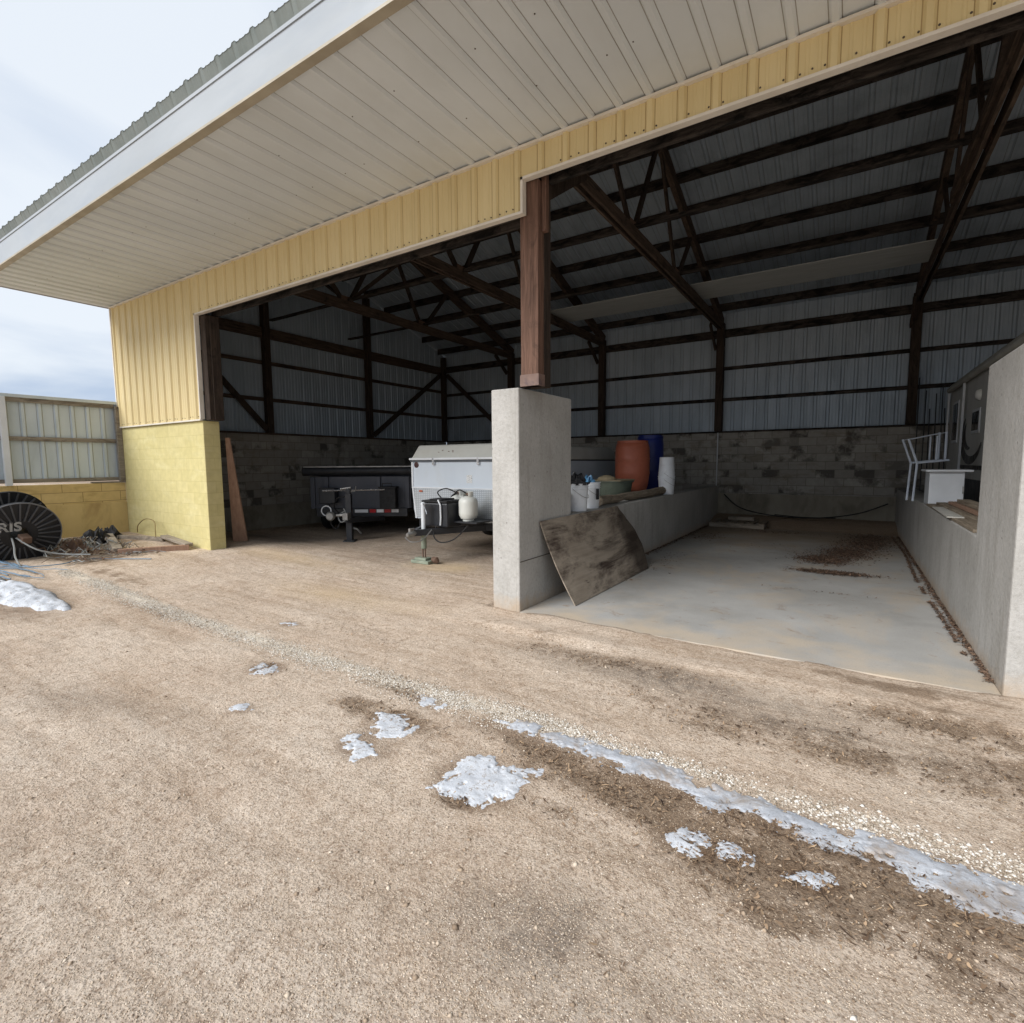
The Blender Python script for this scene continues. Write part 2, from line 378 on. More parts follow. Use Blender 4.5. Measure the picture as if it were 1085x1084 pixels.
def ground_mat():
    t = NT('gravelly_dirt')
    def attr(n):
        a = t.node('ShaderNodeAttribute'); a.attribute_name = n; return a.outputs['Fac']
    base = t.ramp(t.noise(.9, 9, None, .62), [(.28, lin(188,167,147)), (.5, lin(207,189,170)), (.72, lin(219,204,187))])
    trk = t.node('ShaderNodeMapping'); trk.inputs['Rotation'].default_value = (0, 0, R(-14)); trk.inputs['Scale'].default_value = (.30, 2.6, 1)
    t.link(t.tc.outputs['Object'], trk.inputs['Vector'])
    tn = t.noise(1.3, 7, trk.outputs[0], .62, .3)
    base = t.mix(t.ramp(tn, [(.36, .5), (.5, 0.)]), base, lin(166,144,122))
    base = t.mix(t.ramp(tn, [(.55, 0.), (.72, .4)]), base, lin(224,208,190))
    med = t.noise(13, 7, None, .7)
    base = t.mix(t.ramp(med, [(.37, .5), (.5, 0.)]), base, lin(154,130,108))
    base = t.mix(t.ramp(med, [(.54, 0.), (.7, .35)]), base, lin(226,212,196))
    fine = t.noise(55, 8, None, .75)
    base = t.mix(t.ramp(fine, [(.34, .8), (.5, 0.)]), base, lin(120,97,76))
    base = t.mix(t.ramp(fine, [(.55, 0.), (.72, .75)]), base, lin(232,220,205))
    vor = t.node('ShaderNodeTexVoronoi'); vor.inputs['Scale'].default_value = 95; t.link(t.tc.outputs['Object'], vor.inputs['Vector'])
    vc = t.node('ShaderNodeSeparateColor'); t.link(vor.outputs['Color'], vc.inputs[0])
    base = t.mix(t.math('MULTIPLY', t.ramp(vc.outputs[0], [(.6, 0.), (1., .6)]), t.ramp(vor.outputs['Distance'], [(.25, 1.), (.5, 0.)])), base, lin(214,196,172))
    base = t.mix(t.math('MULTIPLY', t.ramp(vc.outputs[1], [(.7, 0.), (1., .7)]), t.ramp(vor.outputs['Distance'], [(.25, 1.), (.5, 0.)])), base, lin(120,100,84))
    d = attr('debris')
    dn = t.ramp(t.math('ADD', t.math('MULTIPLY', t.noise(7, 10, None, .78), 1.0), t.math('MULTIPLY', d, .55)), [(.62, 0.), (.76, 1.)])
    dc = t.ramp(t.noise(70, 6, None, .7), [(.3, lin(88,72,57)), (.5, lin(130,110,90)), (.72, lin(170,150,128))])
    base = t.mix(t.math('MULTIPLY', dn, t.ramp(d, [(.05, 0.), (.35, .8)])), base, dc)
    w = attr('grey')
    base = t.mix(t.math('MULTIPLY', w, t.ramp(t.noise(7, 7, None, .65), [(.3, .25), (.6, .75)])), base, lin(112,102,92))
    g = attr('pale')
    base = t.mix(t.math('MULTIPLY', g, .85), base, lin(218,210,194))
    wt = attr('wet'); base = t.mix(t.math('MULTIPLY', wt, .65), base, lin(112,90,70))
    s = attr('sand')
    base = t.mix(t.math('MULTIPLY', s, .7), base, lin(204,180,144))
    nb = t.bump(tn, .5, .05); nb = t.bump(t.noise(8, 8, None, .7), .6, .03, nb)
    nb = t.bump(fine, .9, .012, nb)
    nb = t.bump(vor.outputs['Distance'], .5, .006, nb)
    return t.done(base, .95, nb, 0, .15)
ground_m = ground_mat()

def slab_mat():
    t = NT('slab_concrete')
    sep = t.node('ShaderNodeSeparateXYZ'); t.link(t.tc.outputs['Object'], sep.inputs[0])
    col = t.ramp(t.noise(.8, 8, None, .6), [(.3, lin(146,145,141)), (.55, lin(162,161,158)), (.75, lin(175,174,170))])
    col = t.mix(t.ramp(t.noise(1.1, 8, t.vec((1,.7,1)), .68, .6), [(.48, 0.), (.72, .8)]), col, lin(178,162,140))
    col = t.mix(t.ramp(t.noise(.55, 5, t.vec((1.1,.8,1)), .6), [(.56, 0.), (.7, .6)]), col, lin(124,124,120))
    col = t.mix(t.ramp(t.noise(3.4, 9, None, .72, .5), [(.58, 0.), (.68, .55)]), col, lin(128,106,84))
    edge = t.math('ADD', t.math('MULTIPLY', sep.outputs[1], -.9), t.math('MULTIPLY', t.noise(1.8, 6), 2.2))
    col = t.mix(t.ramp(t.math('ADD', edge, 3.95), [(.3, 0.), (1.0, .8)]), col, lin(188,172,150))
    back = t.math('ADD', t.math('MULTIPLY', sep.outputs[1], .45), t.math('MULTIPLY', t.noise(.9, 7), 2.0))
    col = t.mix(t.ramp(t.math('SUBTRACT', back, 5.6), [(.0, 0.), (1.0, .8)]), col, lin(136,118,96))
    fine = t.noise(90, 5, None, .7)
    col = t.mix(t.ramp(fine, [(.3, .4), (.48, 0.)]), col, lin(112,104,92))
    spk = t.noise(26, 5, None, .8)
    col = t.mix(t.ramp(spk, [(.66, 0.), (.72, .7)]), col, lin(206,204,196))
    nb = t.bump(fine, .3, .003); nb = t.bump(t.noise(9, 5), .2, .006, nb)
    return t.done(col, t.ramp(t.noise(1.2, 5), [(.3, .6), (.7, .9)]), nb, 0, .3)
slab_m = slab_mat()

def island_mat(name, stops, rough=.85, spec=.25):
    t = NT(name); g = t.node('ShaderNodeNewGeometry')
    col = t.ramp(g.outputs['Random Per Island'], stops)
    return t.done(col, rough, None, 0, spec)
stone_tan = island_mat('mixed_gravel', [(0., lin(130,112,94)), (.35, lin(176,156,134)), (.75, lin(198,182,162)), (.96, lin(212,198,180)), (1., lin(226,218,206))])
stone_wht = island_mat('limestone_gravel', [(0., lin(132,118,100)), (.35, lin(172,160,144)), (.75, lin(202,195,184)), (1., lin(226,222,215))])
leafm = island_mat('dead_leaves', [(0., lin(66,52,42)), (.4, lin(104,84,66)), (.8, lin(150,126,102)), (1., lin(176,150,120))])
leafr = island_mat('red_brown_leaves', [(0., lin(60,50,43)), (.5, lin(98,78,65)), (1., lin(140,116,97))])

def snow_mat():
    t = NT('old_snow')
    n = t.noise(9, 8, None, .7)
    col = t.ramp(n, [(.3, lin(176,180,186)), (.6, lin(202,205,209))])
    g = t.noise(130, 4, None, .7)
    col = t.mix(t.ramp(g, [(.36, .5), (.52, 0.)]), col, lin(164,166,172))
    col = t.mix(t.ramp(t.noise(38, 9, None, .8), [(.54, 0.), (.62, .85)]), col, lin(128,112,95))
    nb = t.bump(t.noise(26, 6, None, .7), .5, .01); nb = t.bump(g, .5, .003, nb)
    return t.done(col, .85, nb, 0, .15)
snow_m = snow_mat()
def ice_mat():
    t = NT('thawing_ice')
    col = t.ramp(t.noise(6, 9, None, .72, .4), [(.3, lin(152,156,162)), (.5, lin(176,180,186)), (.7, lin(198,201,205))])
    col = t.mix(t.ramp(t.noise(4.2, 9, None, .75, .6), [(.49, 0.), (.63, .85)]), col, lin(152,140,128))
    g = t.noise(120, 4, None, .7)
    col = t.mix(t.ramp(g, [(.36, .5), (.52, 0.)]), col, lin(150,150,156))
    col = t.mix(t.ramp(t.noise(34, 9, None, .8), [(.6, 0.), (.67, .9)]), col, lin(100,84,68))
    nb = t.bump(t.noise(22, 7, None, .72), .5, .01); nb = t.bump(g, .4, .003, nb)
    return t.done(col, .6, nb, 0, .3)
ice_m = ice_mat()

# ------------------------------------------------------------------ ground
def axis(segs):
    out = []
    for a, b, st in segs:
        n = max(1, int(round((b-a)/st))); out += list(np.linspace(a, b, n, endpoint=False))
    return np.array(out+[segs[-1][1]])
xs = axis([(-400,-60,40),(-60,-16,4),(-16,-9,.12),(-9,-4.5,.05),(-4.5,1.6,.025),(1.6,6,.15),(6,20,1),(20,60,8),(60,400,40)])
ys = axis([(-400,-60,40),(-60,-6,6),(-6,0,.4),(0,.6,.06),(.6,3.2,.025),(3.2,6,.06),(6,16,.25),(16,60,6),(60,400,40)])
X, Y = np.meshgrid(xs, ys, indexing='ij')
Z = gz(X, Y)
near = (np.abs(X) < 18) & (np.abs(Y) < 18)
Z = Z+np.where(near, (fbm(X*.9, Y*.9, 4, 1)-.5)*.045+(fbm(X*6, Y*6, 3, 5)-.5)*.018, 0)
inslab = (X > -3.4) & (X < 1.4) & (Y > 4.72) & (Y < 13.4)
Z = np.where(inslab, -.05, Z)
zone = (X > -3.6) & (X < 1.6) & (Y > 4.1) & (Y <= 4.72)
Z = np.where(zone, .0+.04*fbm(X*2.5, Y*5, 4, 14)+.012*sstep(.5,.7,fbm(X*.9, Y*0+2, 2, 3)), Z)
def ell(cx, cy, rx, ry, rot=0):
    c, s = math.cos(rot), math.sin(rot); dx = X-cx; dy = Y-cy
    return np.clip(1-np.sqrt(((dx*c+dy*s)/rx)**2+((-dx*s+dy*c)/ry)**2), 0, 1)
deb = np.zeros_like(X)
for a in [(-.75,2.34,.9,.22,0,1.4),(-.35,2.2,.5,.3,0,1.4),(-.05,2.2,.5,.3,0,1.4),(.35,2.34,.5,.22,0,1.2),(-.15,1.98,.3,.18,.3,.9),(.5,2.15,.4,.35,0,.9),(-1.35,2.4,.6,.16,-.1,1.1),(-1.5,1.86,.22,.1,0,1.2),
          (-2.5,2.3,.7,.2,0,.9),(-2.6,2.6,.6,.12,0,.7),(-1.0,2.05,.3,.12,0,.6),(-.3,2.45,1.6,.14,0,1.3),(-3.9,2.35,.4,.2,0,.45),(-3.2,2.75,1.2,.15,0,.4),
          (-.1,3.4,2.2,.45,0,.62),(-1.6,3.9,1.5,.3,0,.55),(.6,4.0,.9,.5,0,.75),(1.0,3.6,1.2,.8,0,.7),(.3,4.45,1.0,.2,0,.75),(-2.6,4.2,1.0,.3,0,.45),(-4,3.4,1.4,.4,0,.3),
          (.6,1.75,.22,.4,0,.9),(-.65,1.5,.35,.2,0,.3),(-10.4,3.3,1.6,.7,0,1.0),(-11.5,3.6,1.4,1.4,0,1.2),(-8.6,3.0,2.2,.4,0,.5),(-6.5,2.6,2.5,.3,0,.4)]:
    deb = np.maximum(deb, a[5]*ell(*a[:5]))
deb = .8*deb*(.1+1.75*fbm(X*4.5, Y*6, 5, 8))
deb = np.maximum(deb, .9*sstep(13.3, 13.9, Y)*(X > -3)*(X < 1)*(.5+fbm(X*2, Y*2, 3, 2)))
deb = np.maximum(deb, .75*sstep(6.5, 9, Y)*(X < -3.3)*sstep(-9, -12, X)*fbm(X*1.2, Y*1.2, 4, 4)*1.3)
grey = np.zeros_like(X)
for a in [(-1.0,3.75,1.7,.35,0,1.3),(-.2,3.55,1.2,.3,0,.9),(-6.5,7,3.6,2.4,0,.9),(-.85,1.45,.5,.3,.3,.9),(-.45,1.2,.35,.4,0,.8),(-4.4,1.3,1.2,.25,.2,.5),(-11,6.5,1.6,1.2,0,1.0)]:
    grey = np.maximum(grey, a[5]*ell(*a[:5]))
grey = np.clip(grey*(.4+1.2*fbm(X*1.7, Y*1.7, 4, 12)), 0, 1)
pale = np.clip(1-np.abs(Y-2.70-.06*(fbm(X*1.2, X*0+3, 3, 3)-.5))/.13, 0, 1)*(.55+fbm(X*5, Y*9, 3, 2))*np.where(X > -1.3, .3, 1)*(X < 1.4)*sstep(-9.8, -8.8, X)*.75
wet = np.zeros_like(X)
for a in [(-1.52,2.04,.34,.25),(-2.29,1.97,.26,.2),(-2.33,2.2,.28,.18),(-3.86,2.33,.24,.17),(-.5,2.18,.16,.12),(-.33,2.22,.12,.1),(-.06,2.22,.14,.1),(-1.34,2.23,.1,.08),(-8.3,1.8,1.6,.6),(-3.34,1.83,.12,.08),(-4.76,3.16,.15,.1),(-2.33,2.58,.2,.1)]:
    wet = np.maximum(wet, np.clip(2.2*ell(*a), 0, 1))
wet = np.maximum(wet, np.clip(1-(np.abs(Y-2.545-.03*(X > .1)))/.17, 0, 1)*sstep(-2.1, -1.7, X)*(X < 1.6)*1.3)
wet = np.clip(wet*(.3+1.2*fbm(X*6, Y*6, 4, 33)), 0, 1)
sand = np.clip(1.4*ell(-5.3, 6.2, .9, .5)+.8*ell(-8.0, 5.2, 2.4, .5)+.7*ell(-5.2, 4.2, 1.8, .5), 0, 1)*(.3+fbm(X*3, Y*3, 4, 6))
nx, ny = X.shape
idx = np.arange(nx*ny).reshape(nx, ny)
F = np.stack([idx[:-1,:-1].ravel(), idx[1:,:-1].ravel(), idx[1:,1:].ravel(), idx[:-1,1:].ravel()], 1)
g = npmesh('ground', np.stack([X.ravel(), Y.ravel(), Z.ravel()], 1), F, ground_m,
           dict(debris=deb.ravel(), grey=grey.ravel(), pale=pale.ravel(), sand=sand.ravel(), wet=wet.ravel()), smooth=True)
g['kind'] = 'structure'
def gh(x, y):
    """ground height incl. roughness"""
    return gz(x, y)+(fbm(np.asarray(x)*.9, np.asarray(y)*.9, 4, 1)-.5)*.045+(fbm(np.asarray(x)*6, np.asarray(y)*6, 3, 5)-.5)*.018
def lookup(field, px, py):
    i = np.clip(np.searchsorted(xs, px), 0, nx-1); j = np.clip(np.searchsorted(ys, py), 0, ny-1); return field[i, j]

# concrete floor of the stall
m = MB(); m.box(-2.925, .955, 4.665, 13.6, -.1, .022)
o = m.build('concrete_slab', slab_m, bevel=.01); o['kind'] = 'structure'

# loose stones, leaves
OCT = np.array([(1,0,0),(0,1,0),(-1,0,0),(0,-1,0),(0,0,1),(0,0,-1)], float)
OCF = np.array([(0,1,4),(1,2,4),(2,3,4),(3,0,4),(1,0,5),(2,1,5),(3,2,5),(0,3,5)])
def scatter_stones(name, px, py, r, mat, zoff=None, label=None, flat=.6):
    n = len(px); V = np.repeat(OCT[None], n, 0)*rng.uniform(.65, 1.25, (n, 6, 1))
    V[:, :, 2] *= flat
    a = rng.uniform(0, 2*PI, n); c, s = np.cos(a)[:, None], np.sin(a)[:, None]
    sx = rng.uniform(.8, 1.35, n)[:, None]
    x = V[:, :, 0]*sx; y = V[:, :, 1]
    W = np.stack([x*c-y*s, x*s+y*c, V[:, :, 2]], 2)*r[:, None, None]
    z = gh(px, py) if zoff is None else zoff
    W += np.stack([px, py, z+r*flat*.12], 1)[:, None, :]
    F = (OCF[None]+(np.arange(n)*6)[:, None, None]).reshape(-1, 3)
    o = npmesh(name, W.reshape(-1, 3), F, mat); tag(o, label, 'gravel', kind='stuff'); return o
def near_pts(n):
    # denser towards the lens
    u = rng.random(n); rr_ = .75+6.2*u**1.35; az = rng.uniform(R(-88), R(22), n)
    xx = rr_*np.sin(az); yy = rr_*np.cos(az)
    k = (xx < 1.5) & (yy < 4.55); return xx[k], yy[k]
px, py = near_pts(210000)
r = rng.uniform(.0018, .0038, len(px))*(1+.5*(rng.random(len(px)) > .95))
keep = lookup(deb, px, py) < rng.uniform(.1, .9, len(px))
scatter_stones('loose_gravel', px[keep], py[keep], r[keep], stone_tan, label='fine tan gravel scattered over the packed dirt yard')
n = 42000
px = rng.uniform(-9.4, 1.4, n); px = np.where(rng.random(n) < .35, rng.uniform(-2.6, 1.4, n), px)
wd = .05+.06*fbm(px*.8, px*0+2, 3, 9)
wd = np.where(px > -1.7, wd*.62, wd)
cen = np.where(px > -1.7, 2.72, 2.67)
py = cen+rng.normal(0, 1, n)*wd
k = (fbm(px*3, py*9, 3, 22) > rng.uniform(.2, .62, n)) & ((px < -1.3) | (rng.random(n) < .3))
px, py = px[k], py[k]
r = rng.uniform(.003, .0085, len(px))*np.where(px > -1.6, 1.15, 1)*(1+.5*(rng.random(len(px)) > .93))
scatter_stones('white_gravel_strip', px, py, r, stone_wht, label='strip of white limestone gravel under the drip line of the roof')

def scatter_bits(name, px, py, L, W, mat, z, label, cat, tilt=.35):
    n = len(px); a = rng.uniform(0, 2*PI, n); c, s = np.cos(a), np.sin(a)
    d = np.stack([c, s, rng.normal(0, tilt, n)], 1)*L[:, None]*.5; e = np.stack([-s, c, rng.normal(0, tilt, n)], 1)*W[:, None]*.5
    C = np.stack([px, py, z+.004+np.abs(rng.normal(0, .004, n))], 1)
    bend = np.stack([-s, c, np.zeros(n)], 1)*(rng.normal(0, .07, n)*L)[:, None]
    V = np.stack([C-d-e, C+bend-e, C+d-e*.4, C+d+e*.4, C+bend+e, C-d+e], 1).reshape(-1, 3)
    V[:, 2] = np.maximum(V[:, 2], 0)
    b = np.arange(n)*6
    F = np.concatenate([np.stack([b, b+1, b+4, b+5], 1), np.stack([b+1, b+2, b+3, b+4], 1)])
    o = npmesh(name, V, F, mat); tag(o, label, cat, kind='stuff'); return o
# odd bigger stones
n = 900
px, py = near_pts(n); r = rng.uniform(.005, .013, len(px))
scatter_stones('pebbles', px, py, r, stone_tan, label='odd larger pebbles lying about the yard')
# dry litter in the thawed patches
n = 260000
px = rng.uniform(-6.5, 1.6, n); py = .9+3.7*rng.random(n)
dd = lookup(deb, px, py)*(.4+1.2*fbm(px*5, py*5, 3, 31))
k = dd > rng.uniform(.12, 1.1, n); px, py = px[k], py[k]
n = len(px)
scatter_bits('dry_litter', px, py, rng.uniform(.005, .026, n)*(1+1.2*(rng.random(n) > .95)), np.where(rng.random(n) > .7, rng.uniform(.004, .010, n), rng.uniform(.001, .003, n)), leafm, gh(px, py), 'dark brown dry grass and leaf litter in the thawed patches of the yard', 'leaf litter')
# leaves on the slab and along the wall foot
P = []
for cx, cy, rx, ry, cnt in [(-.28,9.75,.35,.45,3200),(.02,10.6,.38,.7,3200),(.3,11.7,.42,.9,2600),(-.13,8.65,.42,.15,2600),(.45,12.8,.45,.9,2200),(-2.5,11.6,.4,.7,350),(-1.3,13.0,.9,.3,450),(-.2,7.3,.9,.05,30),(-2.4,8.4,.3,1.5,120),(-.9,10.8,1,.8,60)]:
    P.append(np.stack([rng.normal(cx, rx*.5, cnt), rng.normal(cy, ry*.5, cnt)], 1))
yy = rng.uniform(4.9, 13.4, 2600); P.append(np.stack([.955-np.abs(rng.normal(0, .022, 2600)*fbm(yy*2, yy*0, 3, 3)*2)-.008, yy], 1))
yy = rng.uniform(5.5, 13.4, 1900); yy = yy[fbm(yy*3, yy*0+5, 3, 3) > .38]; P.append(np.stack([.85+.02*np.sin(yy*1.3)+rng.normal(0, .012, len(yy)), yy], 1))
yy = rng.uniform(6, 13.4, 1500); P.append(np.stack([-2.92+np.abs(rng.normal(0, .05, 1500)), yy], 1))
P = np.concatenate(P); P = P[(P[:, 0] > -2.92) & (P[:, 0] < .945) & (P[:, 1] < 13.55)]
n = len(P)
scatter_bits('slab_leaves', P[:, 0], P[:, 1], rng.uniform(.012, .045, n), rng.uniform(.005, .016, n), leafr, np.full(n, .027), 'red-brown dead leaves drifted on the concrete stall floor', 'leaf litter', .25)

# ------------------------------------------------------------------ snow
def inpoly(x, y, P):
    c = np.zeros(x.shape, bool); n = len(P)
    for i in range(n):
        x1, y1 = P[i]; x2, y2 = P[(i+1) % n]
        t = ((y1 > y) != (y2 > y)) & (x < (x2-x1)*(y-y1)/((y2-y1) if y2 != y1 else 1e-9)+x1); c ^= t
    return c
def pdist(x, y, P):
    d = np.full(x.shape, 1e9); n = len(P)
    for i in range(n):
        a = np.array(P[i]); b = np.array(P[(i+1) % n]); ab = b-a; L = max(ab@ab, 1e-12)
        t = np.clip(((x-a[0])*ab[0]+(y-a[1])*ab[1])/L, 0, 1)
        d = np.minimum(d, np.hypot(x-a[0]-t*ab[0], y-a[1]-t*ab[1]))
    return np.where(inpoly(x, y, P), d, -d)
def snow_patch(P, label, mat, thick=.02, res=.006, seed=0, group=None, edge=.03, holes=.0, name='snow_patch', cat='snow patch'):
    P = [tuple(p) for p in P]; ax = [p[0] for p in P]; ay = [p[1] for p in P]
    gx = np.arange(min(ax)-.06, max(ax)+.06, res); gy = np.arange(min(ay)-.06, max(ay)+.06, res)
    A, B = np.meshgrid(gx, gy, indexing='ij')
    wx = A+(fbm(A*11, B*11, 5, seed)-.5)*.13; wy = B+(fbm(A*11+40, B*11, 5, seed+5)-.5)*.11
    d = pdist(wx, wy, P)+(.018 if cat == 'ice strip' else .03)+(fbm(A*28, B*28, 3, seed+9)-.5)*edge*1.5
    hole = fbm(A*14, B*14, 4, seed+2)
    d = d-np.clip(hole-.56, 0, 1)*(holes+.25)-.05*np.clip(fbm(A*60, B*60, 3, seed+6)-.58, 0, 1)*(d < .05)*3
    h = .38*thick*sstep(0, .06, d)*(.35+1.2*fbm(A*18, B*18, 4, seed+7))
    keep = d > 0
    z = gh(A, B)+np.where(keep, h+.002, -.004)
    nx_, ny_ = A.shape; id_ = np.arange(nx_*ny_).reshape(nx_, ny_)
    kf = keep[:-1,:-1] | keep[1:,:-1] | keep[1:,1:] | keep[:-1,1:]
    F = np.stack([id_[:-1,:-1][kf], id_[1:,:-1][kf], id_[1:,1:][kf], id_[:-1,1:][kf]], 1)
    used, inv = np.unique(F, return_inverse=True)
    V = np.stack([A.ravel(), B.ravel(), z.ravel()], 1)[used]
    c = V.mean(0); c[2] = float(gz(c[0], c[1])); V = V-c
    o = npmesh(name, V, inv.reshape(F.shape), mat, smooth=True); o.location = c
    return tag(o, label, cat, group)
strip = [(-1.80,2.61),(-1.53,2.675),(-1.23,2.69),(-.94,2.70),(-.78,2.68),(-.48,2.65),(-.18,2.63),(.07,2.63),(.27,2.64),(.45,2.63),(.7,2.62),(1.1,2.6),
         (1.1,2.40),(.61,2.43),(.52,2.42),(.41,2.38),(.31,2.42),(.24,2.48),(.1,2.49),(-.07,2.47),(-.3,2.48),(-.46,2.48),(-.65,2.53),(-.79,2.52),(-1.0,2.54),(-1.28,2.53),(-1.54,2.55)]
snow_patch(strip, 'long narrow strip of thawing ice beside the white gravel', ice_m, .02, .0055, 1, holes=.3, name='ice_strip', cat='ice strip', edge=.04)
grp = 'small snow patches on the yard'
snow_patch([(-2.35,1.86),(-2.47,2.0),(-2.4,2.1),(-2.28,2.02),(-2.18,1.93),(-2.21,1.84)], 'ragged snow patch left of the largest one, its nearer lobe', snow_m, .018, .0055, 3, grp, holes=.5)
snow_patch([(-2.43,2.16),(-2.49,2.28),(-2.34,2.3),(-2.18,2.24),(-2.17,2.13),(-2.24,2.05)], 'broken snow patch with dirt showing through, farther lobe of a pair', snow_m, .018, .0055, 4, grp, holes=.9)
snow_patch([(-1.70,1.88),(-1.69,2.1),(-1.63,2.21),(-1.46,2.23),(-1.34,2.13),(-1.35,2.0),(-1.4,1.9),(-1.53,1.88)], 'largest solid white snow patch in the middle of the yard', snow_m, .024, .0055, 5, grp, holes=.25)
snow_patch([(-3.95,2.25),(-3.99,2.40),(-3.83,2.42),(-3.74,2.36),(-3.78,2.25)], 'small two-lobed snow patch near the white gravel on the left', snow_m, .018, .0055, 6, grp, holes=.5)
snow_patch([(-2.44,2.63),(-2.22,2.6),(-2.24,2.53),(-2.34,2.55)], 'thin sliver of snow against the white gravel strip', snow_m, .012, .0055, 7, grp, holes=.5)
snow_patch([(-.56,2.15),(-.52,2.25),(-.44,2.24),(-.45,2.17),(-.5,2.12)], 'small snow scrap on brown litter, leftmost of three', snow_m, .014, .006, 8, grp, holes=.7)
snow_patch([(-.38,2.2),(-.34,2.25),(-.28,2.22),(-.3,2.17)], 'tiny dirty snow scrap on brown litter, middle of three', snow_m, .01, .005, 9, grp, holes=.6)
snow_patch([(-.11,2.18),(-.08,2.24),(-.0,2.25),(-.01,2.21),(-.08,2.18)], 'small clean oval snow scrap on litter, rightmost of three', snow_m, .014, .005, 10, grp)
snow_patch([(-1.385,2.215),(-1.36,2.25),(-1.31,2.24),(-1.33,2.21)], 'tiny round snow blob just behind the largest patch', snow_m, .018, .005, 12, grp)
snow_patch([(-3.40,1.80),(-3.38,1.86),(-3.28,1.86),(-3.30,1.82)], 'tiny snow chip alone on the bare dirt', snow_m, .008, .005, 13, grp)
snow_patch([(-4.85,3.13),(-4.8,3.2),(-4.68,3.19),(-4.7,3.13)], 'tiny snow chip beyond the white gravel strip', snow_m, .01, .006, 14, grp)

def snow_pile():
    gx = np.arange(-10.2, -6.8, .022); gy = np.arange(1.2, 2.7, .022); A, B = np.meshgrid(gx, gy, indexing='ij')
    h = np.zeros_like(A)
    for cx, cy, rx, ry, hh in [(-8.35,1.92,.34,.22,.14),(-8.75,1.75,.6,.3,.10),(-9.3,1.7,.6,.35,.13),(-7.95,1.95,.45,.24,.07),(-8.35,1.72,.4,.18,.07),(-7.6,2.0,.45,.16,.045),(-7.5,2.05,.5,.12,.035)]:
        d = ((A-cx)/rx)**2+((B-cy)/ry)**2
        h = np.maximum(h, hh*np.clip(1-d, 0, 1)**.7)
    n = fbm(A*4.2, B*4.2, 4, 3); lum = np.abs(fbm(A*5, B*5, 3, 13)-.5)*2
    d = h-.03*(1-n)
    h2 = np.where(d > 0, .75*h*(.5+.85*n)+.09*(.5-lum)*sstep(0, .09, h)+.03*(fbm(A*22, B*22, 3, 8)-.5)*sstep(0,.05,h), -.05)
    keep = d > 0.004
    z = gh(A, B)+np.where(keep, h2+.01, -.01)
    nx_, ny_ = A.shape; id_ = np.arange(nx_*ny_).reshape(nx_, ny_)
    kf = keep[:-1,:-1] | keep[1:,:-1] | keep[1:,1:] | keep[:-1,1:]
    F = np.stack([id_[:-1,:-1][kf], id_[1:,:-1][kf], id_[1:,1:][kf], id_[:-1,1:][kf]], 1)
    used, inv = np.unique(F, return_inverse=True)
    V = np.stack([A.ravel(), B.ravel(), z.ravel()], 1)[used]
    o = npmesh('snow_pile', V-np.array([-8.4,1.9,.1]), inv.reshape(F.shape), snow_m, smooth=True); o.location = (-8.4,1.9,.1)
    tag(o, 'lumpy white snow pile on the dirt at the left edge', 'snow pile')
snow_pile()

# ------------------------------------------------------------------ shed
XL, XR = -12.4, 9.2          # ends
YF, YB = 4.69, 14.8          # front, back wall
ZS = 4.76                    # soffit
RIDGE = (9.3, 7.27)
YE = 2.81                    # fascia plane
shed = thing('machine_shed', (-2.9, 9.7, 0), 'open-fronted machine shed with tan ribbed siding, yellow block corner and dark timber trusses', 'shed')
SX = 5.25
# yellow block pier at the left end
m = MB(); m.box(XL-.02, -9.25, YF, 4.97, -.05, 2.38)
m.build('block_pier', yblock, shed, bevel=.012)
# siding: left panel, header left, header right, with screws
def front(u, v, h): return (u, YF-.012-h, v)
def siding(u0, u1, z0, z1):
    s = MB(); s.rib_sheet(u0, u1, z0, z1, front, phase=.05, h=.024, gi=2)
    k = math.ceil((u0-.05)/.27)
    while .05+k*.27 < u1-.02:
        for du in (.055, .135, .215):
            u = .05+k*.27+du-.0
            if u0+.02 < u < u1-.02 and random.random() < .8:
                s.lathe([(.008,0),(.008,.004),(.004,.007)], (u, YF-.012, z0+.045+random.uniform(-.006,.006)), 6, (0,-1,0), 1)
        k += 1
    return s.build('siding_panel', [siding_m, screw_m, grime_t], shed)
siding(XL-.02, -9.25, 2.40, 4.735)
siding(-9.25, -2.86, 4.13, 4.735)
siding(-2.86, XR, 4.45, 4.735)
# trims
m = MB(); m.box(XL-.045, -9.235, YF-.045, YF-.003, 2.375, 2.4); m.build('base_trim', trim_m, shed)
m = MB(); m.box(-9.262, -9.232, YF-.04, YF+.03, 2.4, 4.13); m.build('jamb_trim', trim_m, shed)
m = MB(); m.box(-9.262, -2.872, YF-.04, YF+.03, 4.105, 4.13); m.build('header_trim', trim_m, shed)
m = MB(); m.box(-2.872, -2.845, YF-.04, YF+.03, 4.105, 4.45); m.build('jamb_trim', trim_m, shed)
m = MB(); m.box(-2.872, XR, YF-.04, YF+.03, 4.425, 4.45); m.build('header_trim', trim_m, shed)
m = MB(); m.box(XL-.05, XL-.015, YF-.045, YF+.04, 2.38, 4.735); m.build('corner_trim', trim_m, shed)
m = MB(); m.box(XL-.05, XR, YF-.055, YF-.003, 4.715, 4.74); m.build('soffit_trim', trim_m, shed)
